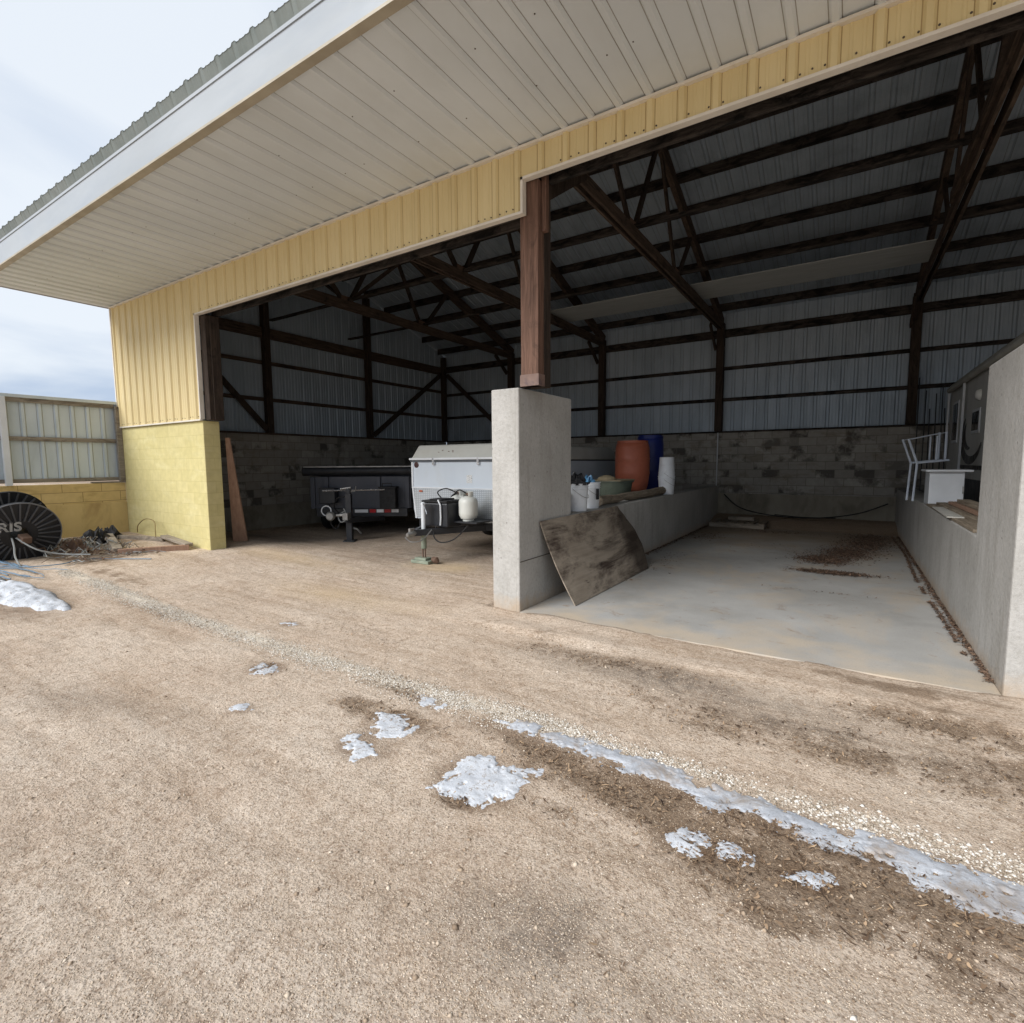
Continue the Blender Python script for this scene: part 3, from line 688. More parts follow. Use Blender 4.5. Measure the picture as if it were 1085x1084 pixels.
# soffit with ribs running front to back
m = MB(); m.rib_sheet(XL-.18, XR+.2, YE+.01, YF-.003, lambda u, v, h: (u, v, ZS-h), phase=.05, h=.026, gi=2, minor=0)
for k in range(46):
    u = .05+k*.27-12.2
    for vv in (3.45, 4.05):
        if random.random() < .35: m.lathe([(.006,0),(.006,.005)], (u+.135+random.uniform(-.05,.05), vv+random.uniform(-.02,.02), ZS+.001), 6, (0,0,-1), 1)
m.build('soffit', [soffit_m, screw_m, grime_s], shed)
# fascia with return lip
m = MB(); m.box(XL-.21, XR+.2, YE-.02, YE, ZS-.012, 5.085); m.box(XL-.21, XR+.2, YE-.03, YE-.02, 5.05, 5.08); m.build('fascia', fascia_m, shed)
m = MB(); m.box(XL-.215, XR+.2, YE-.03, YE+.05, ZS-.035, ZS-.0125); m.build('fascia_lip', surf('tan_lip', lin(150,142,124), lin(170,162,144), 4, rough=.5), shed)
# rake: end closure of the overhang and gable trim
def roofz(y): return 5.17+(y-2.75)*.333 if y < RIDGE[0] else 5.17+(RIDGE[0]-2.75)*.333-(y-RIDGE[0])*.333
m = MB(); m.box(XL-.21, XL-.19, YE, YF+.05, ZS-.012, 5.09)
m.hexa([(XL-.235,2.78,4.98),(XL-.211,2.78,4.98),(XL-.211,9.3,7.16),(XL-.235,9.3,7.16),(XL-.235,2.78,5.15),(XL-.211,2.78,5.15),(XL-.211,9.3,7.33),(XL-.235,9.3,7.33)])
m.build('rake_trim', surf('rake_grey', lin(150,146,150), lin(170,166,170), 3, rough=.5), shed)
# roof panels
def rfront(u, v, h): return (u, v, roofz(v)+h)
m = MB(); m.rib_sheet(XL-.25, XR+.25, 2.74, RIDGE[0], rfront, phase=.05, h=.024)
m.rib_sheet(XL-.25, XR+.25, 2.74, 2.741, lambda u, v, h: (u, 2.742+(.045 if v < 2.7405 else 0), 5.075+(0 if v < 2.7405 else .095+h)), phase=.05, h=.024)
m.build('roof_panel', roofm, shed)
m = MB(); m.rib_sheet(XL-.25, XR+.25, RIDGE[0], 15.2, rfront, phase=.05, h=.024, gi=1); m.build('roof_panel', [galv_in, grime_d], shed)
m = MB(); m.rib_sheet(XL-.25, XR+.25, RIDGE[0], 15.22, lambda u, v, h: (u, v, roofz(v)+h+.03), phase=.05, h=.024); m.build('roof_panel', roofm, shed)
# purlins
def under(y): return roofz(y)-.01
for y in [2.95,3.7,4.5,5.3,6.1,6.95,7.8,8.6,9.15, 9.6,10.35,11.15,11.95,12.8,13.65,14.45]:
    m = MB(); zt = under(y+.02)-.006; m.box(XL+.03, XR-.03, y-.02, y+.02, zt-.185, zt)
    m.build('purlin', wood_darkx, shed)
# back wall: blocks, footing, metal, girts, posts
m = MB(); m.box(XL, XR, YB+.06, YB+.3, -.3, .77); m.build('footing', gfoot, shed)
m = MB(); m.box(XL, XR, YB+.08, YB+.28, .77, 2.38); m.build('block_wall', gblock, shed)
m = MB(); m.box(XL-.2, XL-.0, 4.97, YB+.06, -.3, .6); m.build('footing', gfoot, shed)
m = MB(); m.box(XL-.18, XL-.02, 4.97, YB+.08, .6, 2.38); m.build('block_wall', gblock, shed)
m = MB(); m.rib_sheet(XL-.18, XR, 2.42, under(14.90)+.03, lambda u, v, h: (u, YB+.13+h, v), phase=.05, gi=1); m.build('wall_panel', [galv_in, grime_d], shed)
m = MB(); m.rib_sheet(4.75, YB+.1, 2.42, lambda u: roofz(u)-.02, lambda u, v, h: (XL-.1-h, u, v), phase=.1); m.build('wall_panel', galv_in, shed)
m = MB(); m.rib_sheet(4.75, YB+.1, 2.42, lambda u: roofz(u)-.02, lambda u, v, h: (XL-.16-h, u, v), phase=.1); m.build('siding_panel', siding_m, shed)
m = MB(); m.box(XR, XR+.02, 4.75, YB+.1, 0, 5.3); m.hexa([(XR,4.75,5.3),(XR+.02,4.75,5.3),(XR+.02,YB+.1,5.3),(XR,YB+.1,5.3),(XR,9.2,7.2),(XR+.02,9.2,7.2),(XR+.02,9.4,7.2),(XR,9.4,7.2)]); m.build('wall_panel', galv_in, shed)  # unseen right end wall, added to keep light out of the bays
m = MB(); m.box(XL, XR, YB-.02, YB+.125, 2.381, 2.42); m.build('sill_plate', wood_darkx, shed)
m = MB(); m.box(XL-.1, XL+.08, 4.98, YB-.02, 2.381, 2.42); m.build('sill_plate', wood_darky, shed)
for z in (3.25, 4.06):
    m = MB(); m.box(XL, XR, YB+.08, YB+.125, z-.045, z+.045); m.build('girt', wood_darkx, shed)
m = MB(); m.box(XL, XR, YB+.05, YB+.125, 4.86, 5.06); m.build('eave_beam', wood_darkx, shed)
for z in (3.26, 4.17):
    m = MB(); m.box(XL-.09, XL-.045, 4.98, YB, z-.045, z+.045); m.build('girt', wood_darky, shed)
m = MB(); m.box(XL-.04, XL+.02, 4.98, YB, 4.76, 5.02); m.build('end_beam', wood_darky, shed)
TX = [5.15, 1.12, -2.96, -6.28, -9.5]
for x in TX:
    m = MB(); m.box(x-.09, x+.09, YB-.14, YB+.04, 2.42, 5.2); m.build('post', wood_dark, shed, bevel=.006)
for y, x in [(7.9,XL),(11.2,XL),(14.72,XL)]:
    m = MB(); m.box(x-.04, x+.12, y-.08, y+.08, 2.42, roofz(y)-.18); m.build('post', wood_dark, shed, bevel=.006)
for a, b in [((XL+.06,5.4,5.0),(XL+.06,7.82,2.5)),((XL+.06,14.55,4.75),(XL+.06,11.35,2.5)),((XL+.15,YB-.02,4.75),(-9.75,YB-.02,2.6))]:
    m = MB(); m.beam(a, b, .04, .14, up=(0,0,1)); m.build('brace', wood_dark, shed)
# front posts
m = MB(); m.box(-2.93, -2.72, 4.74, 4.86, 2.42, 4.44); m.build('front_post', wood_red, shed, bevel=.006)
m = MB(); m.box(-2.925, -2.715, 4.862, 5.0, 2.42, 5.1); m.build('front_post', wood_dark, shed, bevel=.006)
m = MB(); m.box(-2.715, -2.66, 4.80, 4.86, 3.95, 4.72); m.build('post_scab', wood_red, shed, bevel=.004)
m = MB(); m.box(-2.938, -2.712, 4.732, 4.868, 2.42, 2.54); m.build('post_bracket', surf('pinkish_steel', lin(106,86,78), lin(130,108,98), 8, lin(70,60,70), 9, .5, .7, .7, rough=.6), shed, bevel=.004)
m = MB(); m.box(-9.232, -9.07, 4.73, 4.97, 2.385, 4.10); m.build('front_post', wood_dark, shed, bevel=.006)
m = MB(); m.box(-9.07, -9.045, 4.80, 4.95, 2.385, 4.10); m.build('front_post', wood_dark, shed, bevel=.003)
m = MB(); m.box(1.0, 1.21, 4.74, 5.0, 2.42, 4.44); m.build('front_post', wood_red, shed, bevel=.006)
m = MB(); m.box(5.05, 5.26, 4.74, 5.0, 0, 4.44); m.build('front_post', wood_red, shed, bevel=.006)
m = MB(); m.box(XR-.2, XR, 4.74, 5.0, 0, 4.44); m.build('front_post', wood_red, shed, bevel=.006)
# header beams
m = MB(); m.box(-9.232, -2.94, 4.74, 4.78, 4.12, 4.40); m.box(-9.232, -2.94, 4.93, 4.97, 4.12, 4.40); m.box(-9.232,-2.94,4.78,4.93,4.25,4.29); m.build('header_beam', wood_darkx, shed, bevel=.004)
m = MB(); m.box(-2.70, XR, 4.74, 4.79, 4.46, 4.74); m.box(-2.70, XR, 4.92, 4.97, 4.46, 4.74); m.box(-2.70,XR,4.79,4.92,4.6,4.64); m.build('header_beam', wood_darkx, shed, bevel=.004)
# trusses
def truss(x):
    t = partempty('truss', shed)
    t1 = lambda y: roofz(y)-.16-.10
    def pc(name, a, b, w, h, mt, dx=0):
        s = MB(); s.beam((x+dx, a[0], a[1]), (x+dx, b[0], b[1]), w, h, up=(1,0,0)); 
        # beam(): w across, h along up -> swap so the plank stands on edge
        return s.build(name, mt, t)
    for dx in (-.05, .05):
        pc('bottom_chord', (2.9,5.1), (14.75,5.13), .17, .04, wood_darky, dx)
    pc('bottom_chord', (6.1,5.19), (9.6,5.2), .15, .04, wood_darky, -.095)
    pc('top_chord', (2.9,t1(2.9)+.02), (9.28,t1(9.28)+.02), .22, .045, wood_darky)
    pc('top_chord', (9.32,t1(9.32)-.01), (14.85,t1(14.85)-.01), .24, .09, wood_darky)
    for a, b in [((6.9,t1(6.9)),(8.0,5.14)),((9.25,t1(9.25)-.05),(8.1,5.14)),((9.4,t1(9.4)-.05),(10.45,5.14)),((11.6,t1(11.6)),(10.55,5.14)),((5.2,t1(5.2)),(5.6,5.14))]:
        pc('web', a, b, .10, .045, wood_dark)
    for y, z in [(8.05,5.14),(10.5,5.14)]:
        s = MB(); s.box(x-.032, x-.026, y-.16, y+.16, z-.05, z+.16); s.box(x+.026, x+.032, y-.16, y+.16, z-.05, z+.16); s.build('gusset', rust_m, t)
    # knee braces
    pc('knee_brace', (14.66,4.55), (14.0,5.05), .12, .045, wood_dark, -.11)
    pc('knee_brace', (4.95,4.35), (6.1,5.1), .12, .045, wood_dark, .11)
for x in TX: truss(x)
# long ties on the chords
for y, z in [(8.1,5.235),(10.55,5.235)]:
    m = MB(); m.box(XL, XR, y-.045, y+.045, z-.02, z+.02); m.build('chord_tie', wood_darkx, shed)
for x0, x1 in ((-9.5,-6.3),(-9.5,-12.4)):
    m = MB(); m.beam((x0,8.1,5.2),(x1,8.9,6.9),.09,.04); m.build('brace', wood_dark, shed)

# sheets lying on the truss chords
sheet_m = surf('dull_sheet', lin(160,164,162), lin(178,181,179), 2, lin(130,130,124), 2.5, .5, .8, .6, (.4,2,1), .6)
for x0, x1, dz, lab in [(-2.93, 1.09, 0, 'long pale sheet laid across the trusses, right of the front post'), (-7.0, -2.97, .012, 'long pale sheet laid across the trusses, behind the front post')]:
    m = MB(); xc = (x0+x1)/2
    m.box(-(x1-x0)/2, (x1-x0)/2, -.58, .58, 0, .012)
    o = m.build('panel_sheet', sheet_m); o.location = (xc, 12.0, 5.262+dz*0); tag(o, lab, 'sheet')

# ------------------------------------------------------------------ concrete stall walls
def stall_wall(x0, x1, label, foot):
    xc = (x0+x1)/2; t = thing('concrete_wall', (xc, 9.7, 0), label, 'concrete wall')
    m = MB(); P = [(4.69,-.1),(14.84,-.1),(14.84,.97),(5.93,.97),(5.93,2.41),(4.69,2.41)]
    m.prism(P, lambda u, v, w: (w, u, v), x0, x1)
    m.build('wall', conc, t, bevel=.014)
    return t
wl = stall_wall(-3.28, -2.93, 'grey concrete stall wall with a tall end pier, under the red timber post', True)
wr = stall_wall(.955, 1.305, 'grey concrete stall wall with a tall end pier at the right edge', False)
# cold joint on the left pier
m = MB(); m.box(-2.932, -2.925, 4.70, 5.6, .555, .563); m.build('pour_joint', surf('joint_line', lin(74,68,60), lin(90,84,74), 9, rough=.9), wl)

# ------------------------------------------------------------------ things by the wall
# muddy sheet leaning on the left wall
def leaning_sheet():
    a = Vector((-2.50,5.18,.03)); b = Vector((-2.47,7.62,.03)); c = Vector((-2.905,7.45,.97)); d = Vector((-2.905,5.10,.965))
    n = 14; m = MB(); vs = []; nrm = (b-a).cross(d-a).normalized()
    base = a.copy()
    for i in range(n+1):
        for j in range(n+1):
            u = i/n; v = j/n
            p = a*(1-u)*(1-v)+b*u*(1-v)+c*u*v+d*(1-u)*v
            p = p-nrm*(.03*math.sin(PI*v)*(1 if nrm.x > 0 else -1))+Vector((0,1,0))*(u**4*(.30*math.sin(PI*min(1, v*1.05))+.012*math.sin(v*23)))
            vs.append(p-base)
    N = (n+1)**2; s = -1 if nrm.x < 0 else 1
    vs2 = vs+[p+Vector((-.013*1,0,-.004)) for p in vs]; f = []
    for i in range(n):
        for j in range(n):
            q = (i*(n+1)+j, (i+1)*(n+1)+j, (i+1)*(n+1)+j+1, i*(n+1)+j+1); f.append(q); f.append(tuple(k+N for k in q[::-1]))
    for i in range(n):
        for e in ((i*(n+1), (i+1)*(n+1)), (i*(n+1)+n, (i+1)*(n+1)+n), (i, i+1), (n*(n+1)+i, n*(n+1)+i+1)):
            f.append((e[0], e[1], e[1]+N, e[0]+N))
    m.add(vs2, f); o = m.build('plywood_sheet', ply_m, smooth=True); o.location = a
    tag(o, 'muddy water-stained plywood sheet leaning against the concrete wall', 'plywood')
leaning_sheet()

def bucket(x, y, z, label, r=.148, h=.37, tilt=0, inv=False, n=28):
    t = thing('bucket', (x, y, z), label, 'bucket', 'white plastic buckets on the left wall')
    m = MB()
    prof = [(r*.86,0),(r*.88,.01),(r*.97,h*.78),(r*1.04,h*.785),(r*1.04,h*.80),(r*.98,h*.805),(r*.985,h*.87),(r*1.05,h*.875),(r*1.05,h*.89),(r*.99,h*.895),(r,h*.97),(r*1.05,h*.975),(r*1.05,h),(r*.96,h),(r*.94,h*.6),(r*.8,.02),(.001,.02)]
    if inv: prof = [(a, h-b) for a, b in prof]
    m.lathe(prof, (x, y, z), n); m.build('body', plast_w, t, smooth=True)
    m = MB(); zz = z+(h*.83 if not inv else h*.17)
    m.tube([(x+r*1.05*math.cos(a), y+r*1.05*math.sin(a), zz-.13*math.sin((a+PI*.5)/PI*PI)) for a in np.linspace(-PI*.5, PI*.5, 15)], .003, 6)
    m.build('handle', steel, t)
    return t
ztop = .972
b1 = bucket(-3.08, 6.42, ztop, 'white bucket full of dark scraps, next to the tall pier')
m = MB()
b2 = bucket(-3.12, 6.92, ztop, 'white bucket with light blue plastic film spilling out')
m = MB(); m.lathe([(.05,0),(.052,.001),(.052,.02),(.05,.021)], (0,0,0), 4); 
m = MB(); m.box(-2.985, -2.968, 6.83, 6.90, 1.10, 1.25); m.build('label_patch', darkrag, b2)
def rag(name, x, y, z, r, mat, label, cat, seed):
    rr = random.Random(seed); n = 16; m = MB(); vs = [(x, y, z+r*.9)]; k = 7
    for i in range(1, k+1):
        for j in range(n):
            a = 2*PI*j/n; q = r*(.25+.75*(i/k))*(.6+.75*rr.random()); vs.append((x+q*math.cos(a), y+q*math.sin(a), z+r*(.9-.9*(i/k)**1.5)*(.4+1.1*rr.random())))
    f = [(0, 1+j, 1+(j+1) % n) for j in range(n)]
    for i in range(k-1):
        for j in range(n): f.append((1+i*n+j, 1+(i+1)*n+j, 1+(i+1)*n+(j+1) % n, 1+i*n+(j+1) % n))
    m.add([Vector(p)-Vector((x, y, z)) for p in vs], f); o = m.build(name, mat); o.location = (x, y, z); return tag(o, label, cat)
rag('scrap_bundle', -3.08, 6.42, ztop+.35, .15, darkrag, 'black and white scraps heaped in the bucket nearest the pier', 'scraps', 4)
rag('plastic_film', -3.14, 6.92, ztop+.34, .12, bluecloth, 'crumpled light blue plastic film in the second bucket', 'plastic film', 9)
t = bucket(-3.08, 10.55, ztop, 'lower white bucket of the two stacked beyond the blue barrel', r=.165, h=.36)
t = bucket(-3.08, 10.55, ztop+.361, 'upper white bucket, upside down on top of another beyond the barrels', r=.160, h=.38, inv=True)

# heavy timber lying on the wall
m = MB(); pts = []; rr = random.Random(3)
m.tube([(-.0+rr.uniform(-.015,.015), -1.75+i*.35, rr.uniform(-.012,.012)) for i in range(11)], [.07+rr.uniform(-.012,.012) for i in range(11)], 9)
o = m.build('timber_log', wood_greyy, smooth=True, angle=50); o.location = (-3.12, 9.0, ztop+.075); tag(o, 'long weathered grey log lying along the top of the concrete wall', 'log')
m = MB(); m.box(-.06,.06,-.14,.14,0,.2); m.box(-.06,.06,-.04,.14,.2,.3)
o = m.build('wood_offcut', wood_greyy, bevel=.01); o.location = (-3.21, 6.10, ztop); tag(o, 'dark stepped wood offcut wedged between the pier and first bucket', 'offcut')

# barrels and tub behind the wall (standing on a low platform of dirt and pallets)
def platform():
    t = thing('pallet_stack', (-4.0, 10.6, 0), 'stack of wooden pallets behind the concrete wall, under the barrels', 'pallet stack')
    for lv in range(6):
        z = lv*.165
        for k in range(3):
            m = MB(); m.box(-4.65, -3.35, 9.0+k*1.55, 9.1+k*1.55, z, z+.09); m.build('stringer', wood_grey, t)
        m = MB()
        for k in range(14): m.box(-4.65, -3.35, 8.95+k*.235, 9.11+k*.235, z+.091, z+.113)
        m.build('deck', wood_grey, t)
platform()
zt = .99
def barrel(name, x, y, z, r, h, mat, label, tilt=0, rim=None):
    t = thing(name, (x, y, z), label, 'barrel')
    m = MB(); pr = [(r*.62,0),(r*.80,.03),(r*.93,h*.16),(r*1.0,h*.35),(r*1.02,h*.38),(r*1.0,h*.41),(r*1.0,h*.62),(r*1.02,h*.65),(r*1.0,h*.68),(r*.99,h*.86),(r*.92,h*.95),(r*.9,h*.955),(r*.9,h)]
    m.lathe(pr+[(r*.84,h),(r*.84,h*.97),(.001,h*.97)], (x, y, z), 32); m.build('body', mat, t, smooth=True)
    if rim: m = MB(); m.lathe([(r*.93,h*.93),(r*.97,h*.935),(r*.97,h*.975),(r*.93,h*.98)], (x, y, z), 32, cap=False); m.build('rim_band', rim, t, smooth=True)
    t.rotation_euler = (R(tilt), 0, 0); return t
barrel('plastic_barrel', -3.80, 10.55, zt, .35, 1.07, orange_m, 'faded orange plastic barrel with a rounded bottom', 0)
barrel('plastic_barrel', -3.75, 11.55, zt, .29, 1.22, blue_m, 'dark blue plastic barrel half hidden behind the orange barrel', 0, blue_m)
t = thing('plastic_tub', (-3.80, 9.35, zt-.1), 'faded green tub with a tan board on top, in front of the orange barrel', 'tub')
m = MB(); m.lathe([(.34,0),(.36,.02),(.42,.36),(.45,.365),(.45,.385),(.40,.385),(.35,.03),(.001,.03)], (-3.8,9.35,zt-.1), 28); m.build('body', green_m, t, smooth=True)
m = MB(); m.hexa([(-4.2,9.0,zt+.286),(-3.45,8.98,zt+.286),(-3.42,9.72,zt+.29),(-4.15,9.75,zt+.29),(-4.18,9.02,zt+.30),(-3.45,9.0,zt+.30),(-3.45,9.7,zt+.31),(-4.12,9.73,zt+.31)])
m.lathe([(.18,0),(.16,.05),(.05,.09)], (-3.85,9.3,zt+.3), 14); m.build('cover', burlap, t, bevel=.004)

# ------------------------------------------------------------------ pop-up camper
cx0, cx1, cy0, cy1 = -6.85, -4.75, 7.2, 12.0
cam = thing('camper_trailer', (-5.8, 9.4, 0), 'white folded pop-up camper trailer with propane tanks, parked behind the tall pier', 'camper')
m = MB(); P = [(cx0+.07,.60),(cx0+.015,.78),(cx0,1.2),(cx0,1.66),(cx1,1.66),(cx1,1.2),(cx1-.015,.78),(cx1-.07,.60)]
m.prism(P, lambda u, v, w: (u, w, v), cy0, cy1); m.build('body', camp_w, cam, bevel=.02)
m = MB(); P2 = [(cx0+.1,.635),(cx0+.05,.80),(cx0+.045,1.165),(cx1-.045,1.165),(cx1-.05,.80),(cx1-.1,.635)]
m.prism(P2, lambda u, v, w: (u, w, v), cy0-.006, cy0-.001); m.build('lower_panel', emboss, cam)
m = MB(); m.box(cx0+.03, cx1-.03, cy0-.014, cy0-.001, 1.17, 1.195); m.build('trim_strip', white_p, cam)
m = MB(); m.box(cx0-.012, cx1+.012, cy0-.025, cy1+.02, 1.655, 1.68); m.build('lid_seal', surf('grey_seal', lin(70,74,80), lin(86,90,96), 5, rough=.6), cam)
m = MB(); m.hexa([(cx0-.02,cy0-.03,1.681),(cx1+.02,cy0-.03,1.681),(cx1+.02,cy1+.03,1.681),(cx0-.02,cy1+.03,1.681),(cx0+.07,cy0+.12,1.96),(cx1-.05,cy0+.12,1.96),(cx1-.05,cy1-.05,1.96),(cx0+.07,cy1-.05,1.96)])
lid = m.build('lid', lid_m, cam, bevel=.025)
m = MB(); m.box(cx0-.03, cx1+.03, cy0-.042, cy0-.03, 1.69, 1.725); m.build('edge_rail', white_p, lid and cam)
m = MB()
for dx, dz in ((.60,0),(.68,.035),(.83,.01),(.92,.02),(.93,.0)): m.box(cx0+dx, cx0+dx+.035, cy0+.045+dz*.5, cy0+.075+dz*.5, 1.80+dz, 1.83+dz)
m.build('lid_scuffs', rust_m, cam)
m = MB(); m.lathe([(.055,0),(.055,.008),(.045,.012)], (cx0+.115, cy0, 1.60), 18, (0,-1,0)); m.build('emblem', surf('dark_badge', lin(60,40,40), lin(76,52,50), 9, rough=.4), cam)
m = MB(); m.box(cx0+1.28, cx0+1.40, cy0-.004, cy0-.001, 1.28, 1.42); m.build('sticker', paper_m, cam)
m = MB()
for x in (cx0-.006, cx1-.030): m.hexa([(x,cy0-.012,1.2),(x+.036,cy0-.012,1.2),(x+.036,cy0+.02,1.2),(x,cy0+.02,1.2),(x,cy0-.012,1.65),(x+.036,cy0-.012,1.65),(x+.036,cy0+.02,1.65),(x,cy0+.02,1.65)])
m.hexa([(cx0+.07,cy0-.012,.61),(cx0+.106,cy0-.012,.61),(cx0+.106,cy0+.01,.61),(cx0+.07,cy0+.01,.61),(cx0-.006,cy0-.012,1.199),(cx0+.03,cy0-.012,1.199),(cx0+.03,cy0+.01,1.199),(cx0-.006,cy0+.01,1.199)])
m.build('corner_trim', white_p, cam)
for x in (cx0+.55, cx1-.55):
    m = MB(); m.box(x-.025,x+.025,cy0-.04,cy0-.004,1.60,1.70); m.box(x-.012,x+.012,cy0-.055,cy0-.04,1.63,1.72); m.build('latch', chrome, cam, bevel=.003)
m = MB(); m.box(cx0+.18,cx0+.26,cy0-.022,cy0-.0075,1.10,1.135); m.build('marker_light', orange_m, cam, bevel=.004)
# frame and tongue
m = MB(); m.beam((-5.8,6.1,.52),(-6.42,7.25,.52),.06,.10); m.beam((-5.8,6.1,.52),(-5.18,7.25,.52),.06,.10); m.box(-6.7,-4.9,7.2,7.27,.47,.59)
m.box(-6.7,-6.62,7.27,11.5,.48,.6); m.box(-4.98,-4.90,7.27,11.5,.48,.6); m.build('frame', black_paint, cam, bevel=.004)
m = MB(); m.tube([(-5.8,6.13,.52),(-5.8,6.02,.51),(-5.8,5.95,.5)], [.045,.05,.03], 10); m.box(-5.82,-5.78,6.0,6.1,.545,.60); m.build('coupler', steel, cam)
m = MB(); m.tube([(-5.8,6.33,.5),(-5.8,6.33,.95)], .035, 14); m.lathe([(.04,0),(.04,.03),(.02,.05)], (-5.8,6.33,.95), 14); m.build('jack_tube', white_p, cam, smooth=True)
m = MB(); m.tube([(-5.8,6.33,.24),(-5.8,6.33,.5)], .045, 14); m.build('jack_sleeve', green_p, cam, smooth=True)
m = MB(); m.tube([(-5.825,6.33,.04),(-5.825,6.33,.3)], .012, 8); m.tube([(-5.775,6.33,.04),(-5.775,6.33,.3)], .012, 8); m.build('jack_screw', rust_m, cam)
m = MB(); m.tube([(-5.78,6.3,.98),(-5.66,6.24,.88),(-5.62,6.22,.82)], .009, 6); m.build('jack_crank', chrome, cam)
m = MB(); m.box(-6.0,-5.62,6.22,6.42,.0,.05); m.box(-5.94,-5.70,6.25,6.40,.05,.09); m.build('jack_foot', green_p, cam, bevel=.006)
m = MB(); m.tube([(-5.64,6.36,.06),(-5.57,6.36,.06),(-5.54,6.37,.02)], [.05,.055,.03], 8); m.build('foot_chock', rust_m, cam)
m = MB(); m.box(-5.95,-5.42,6.48,6.86,.58,.985); m.build('battery_box', black_paint, cam, bevel=.03)
m = MB(); m.box(-5.96,-5.41,6.46,6.88,.985,1.02); m.box(-5.82,-5.55,6.5,6.84,1.02,1.045); m.build('battery_lid', rubber, cam, bevel=.012)
m = MB(); m.tube([(-5.60,6.47,1.03),(-5.54,6.455,.95),(-5.535,6.455,.75),(-5.55,6.46,.62)], .014, 8); m.build('strap', white_p, cam)
def tank(x, y, mt=tank_m):
    p = MB(); r = .158
    pr = [(r*.6,0),(r*.62,.03),(r*.8,.04),(r*.97,.09),(r,.14),(r,.30),(r*.96,.345),(r*.75,.385),(r*.4,.405),(.02,.41)]
    p.lathe(pr, (x, y, .68), 26)
    q = p.build('propane_tank', mt, cam, smooth=True)
    WL[q.name] = world_loc(cam)
    p = MB()
    for k in range(10):
        a0 = 2*PI*(k+.1)/14; a1 = 2*PI*(k+.9)/14
    n = 20; vs = []; f = []
    for k in range(n+1):
        a = -.3*PI+1.6*PI*k/n
        for rr_, zz in ((.088,1.055),(.088,1.16),(.082,1.16),(.082,1.055)): vs.append((x+rr_*math.cos(a), y+rr_*math.sin(a), zz))
    for k in range(n):
        for j in range(4): f.append((k*4+j, (k+1)*4+j, (k+1)*4+(j+1) % 4, k*4+(j+1) % 4))
    f += [(0,1,2,3), (n*4+3, n*4+2, n*4+1, n*4)]
    p.add(vs, f); o2 = p.build('collar', mt, cam); o2.parent = q; o2.location = (0,0,0)
    p = MB(); p.tube([(x,y,1.08),(x,y,1.14)], .022, 8); p.tube([(x-.02,y-.03,1.12),(x+.03,y-.03,1.12)], .016, 8); o3 = p.build('valve', rust_m, cam); o3.parent = q
tank(-5.235, 6.80); tank(-5.60, 7.02)
m = MB(); m.box(-5.8,-4.95,6.64,7.18,.655,.679); m.build('tank_tray', black_paint, cam)
def hose(pts, r=.011, mat=rubber, name='hose', par=cam):
    P = [Vector(p) for p in pts]; out = []
    for i in range(len(P)-1):
        p0 = P[max(i-1,0)]; p1 = P[i]; p2 = P[i+1]; p3 = P[min(i+2,len(P)-1)]
        for k in range(8):
            t = k/8; out.append(.5*((2*p1)+(p2-p0)*t+(2*p0-5*p1+4*p2-p3)*t*t+(3*p1-p0-3*p2+p3)*t**3))
    out.append(P[-1]); m = MB(); m.tube(out, r, 6)
    return m.build(name, mat, par, world=par is not None, smooth=True)
hose([(-5.24,6.77,1.13),(-5.32,6.68,1.19),(-5.42,6.66,1.12),(-5.52,6.72,1.08),(-5.6,6.97,1.12)])
hose([(-5.6,6.97,1.12),(-5.7,6.8,1.2),(-5.82,6.72,1.14),(-5.75,6.75,1.03)])
hose([(-5.62,6.45,.62),(-5.6,6.35,.45),(-5.45,6.35,.36),(-5.25,6.45,.42),(-5.1,6.6,.62)])
hose([(-5.8,5.9,.48),(-5.72,5.95,.40),(-5.62,6.1,.42),(-5.6,6.3,.56)], .009, steel, 'safety_chain')
# camper wheels
for x in (-6.78, -4.82):
    m = MB(); m.lathe([(.10,-.09),(.29,-.09),(.315,-.06),(.32,0),(.315,.06),(.29,.09),(.10,.09)], (x, 9.6, .32), 28, (1,0,0)); w = m.build('wheel', rubber, cam, smooth=True)
    m = MB(); m.lathe([(.03,-.095),(.16,-.075),(.19,-.094),(.19,.094),(.16,.075),(.03,.095)], (x, 9.6, .32), 20, (1,0,0)); q = m.build('rim', white_p, cam, smooth=True); q.parent = w

# ------------------------------------------------------------------ black dump trailer (local: front at y=0, body towards +y)
DT = thing('dump_trailer', (-9.26, 8.07, 0), 'black dump trailer with rolled tarp and red-white reflective tape, left of the camper', 'trailer', rz=R(32.8))
def L(m, name, mat, **k): return m.build(name, mat, DT, world=False, **k)
m = MB(); m.box(-1.13,1.13,0,.06,.62,1.34); m.box(-1.13,-1.07,.06,3.1,.62,1.34); m.box(1.07,1.13,.06,3.1,.62,1.34); m.box(-1.07,1.07,3.04,3.1,.62,1.34); m.box(-1.07,1.07,.06,3.04,.62,.66)
for x in (-1.13,-.82,.35,1.0): m.box(x,x+.10,-.05,-.001,.62,1.335)
L(m, 'dump_body', dump_blk, bevel=.006)
m = MB(); m.prism([(-.07,1.36),(-.12,1.42),(-.12,1.5),(-.07,1.57),(.03,1.58),(.08,1.52),(.08,1.36)], lambda u, v, w: (w, u, v), -1.28, 1.22); L(m, 'tarp_roll', tarp_m, smooth=True, angle=70)
m = MB(); m.box(-1.24,1.2,-.125,-.10,1.55,1.575); L(m, 'tarp_bar', steel)
m = MB(); m.box(-1.0,1.05,-.08,.0,.44,.62); m.box(-.62,-.52,0,3.1,.44,.6); m.box(.52,.62,0,3.1,.44,.6)
m.beam((-.50,-.05,.40),(0,-1.05,.46),.07,.10); m.beam((.50,-.05,.40),(0,-1.05,.46),.07,.10); L(m, 'frame', black_paint, bevel=.004)
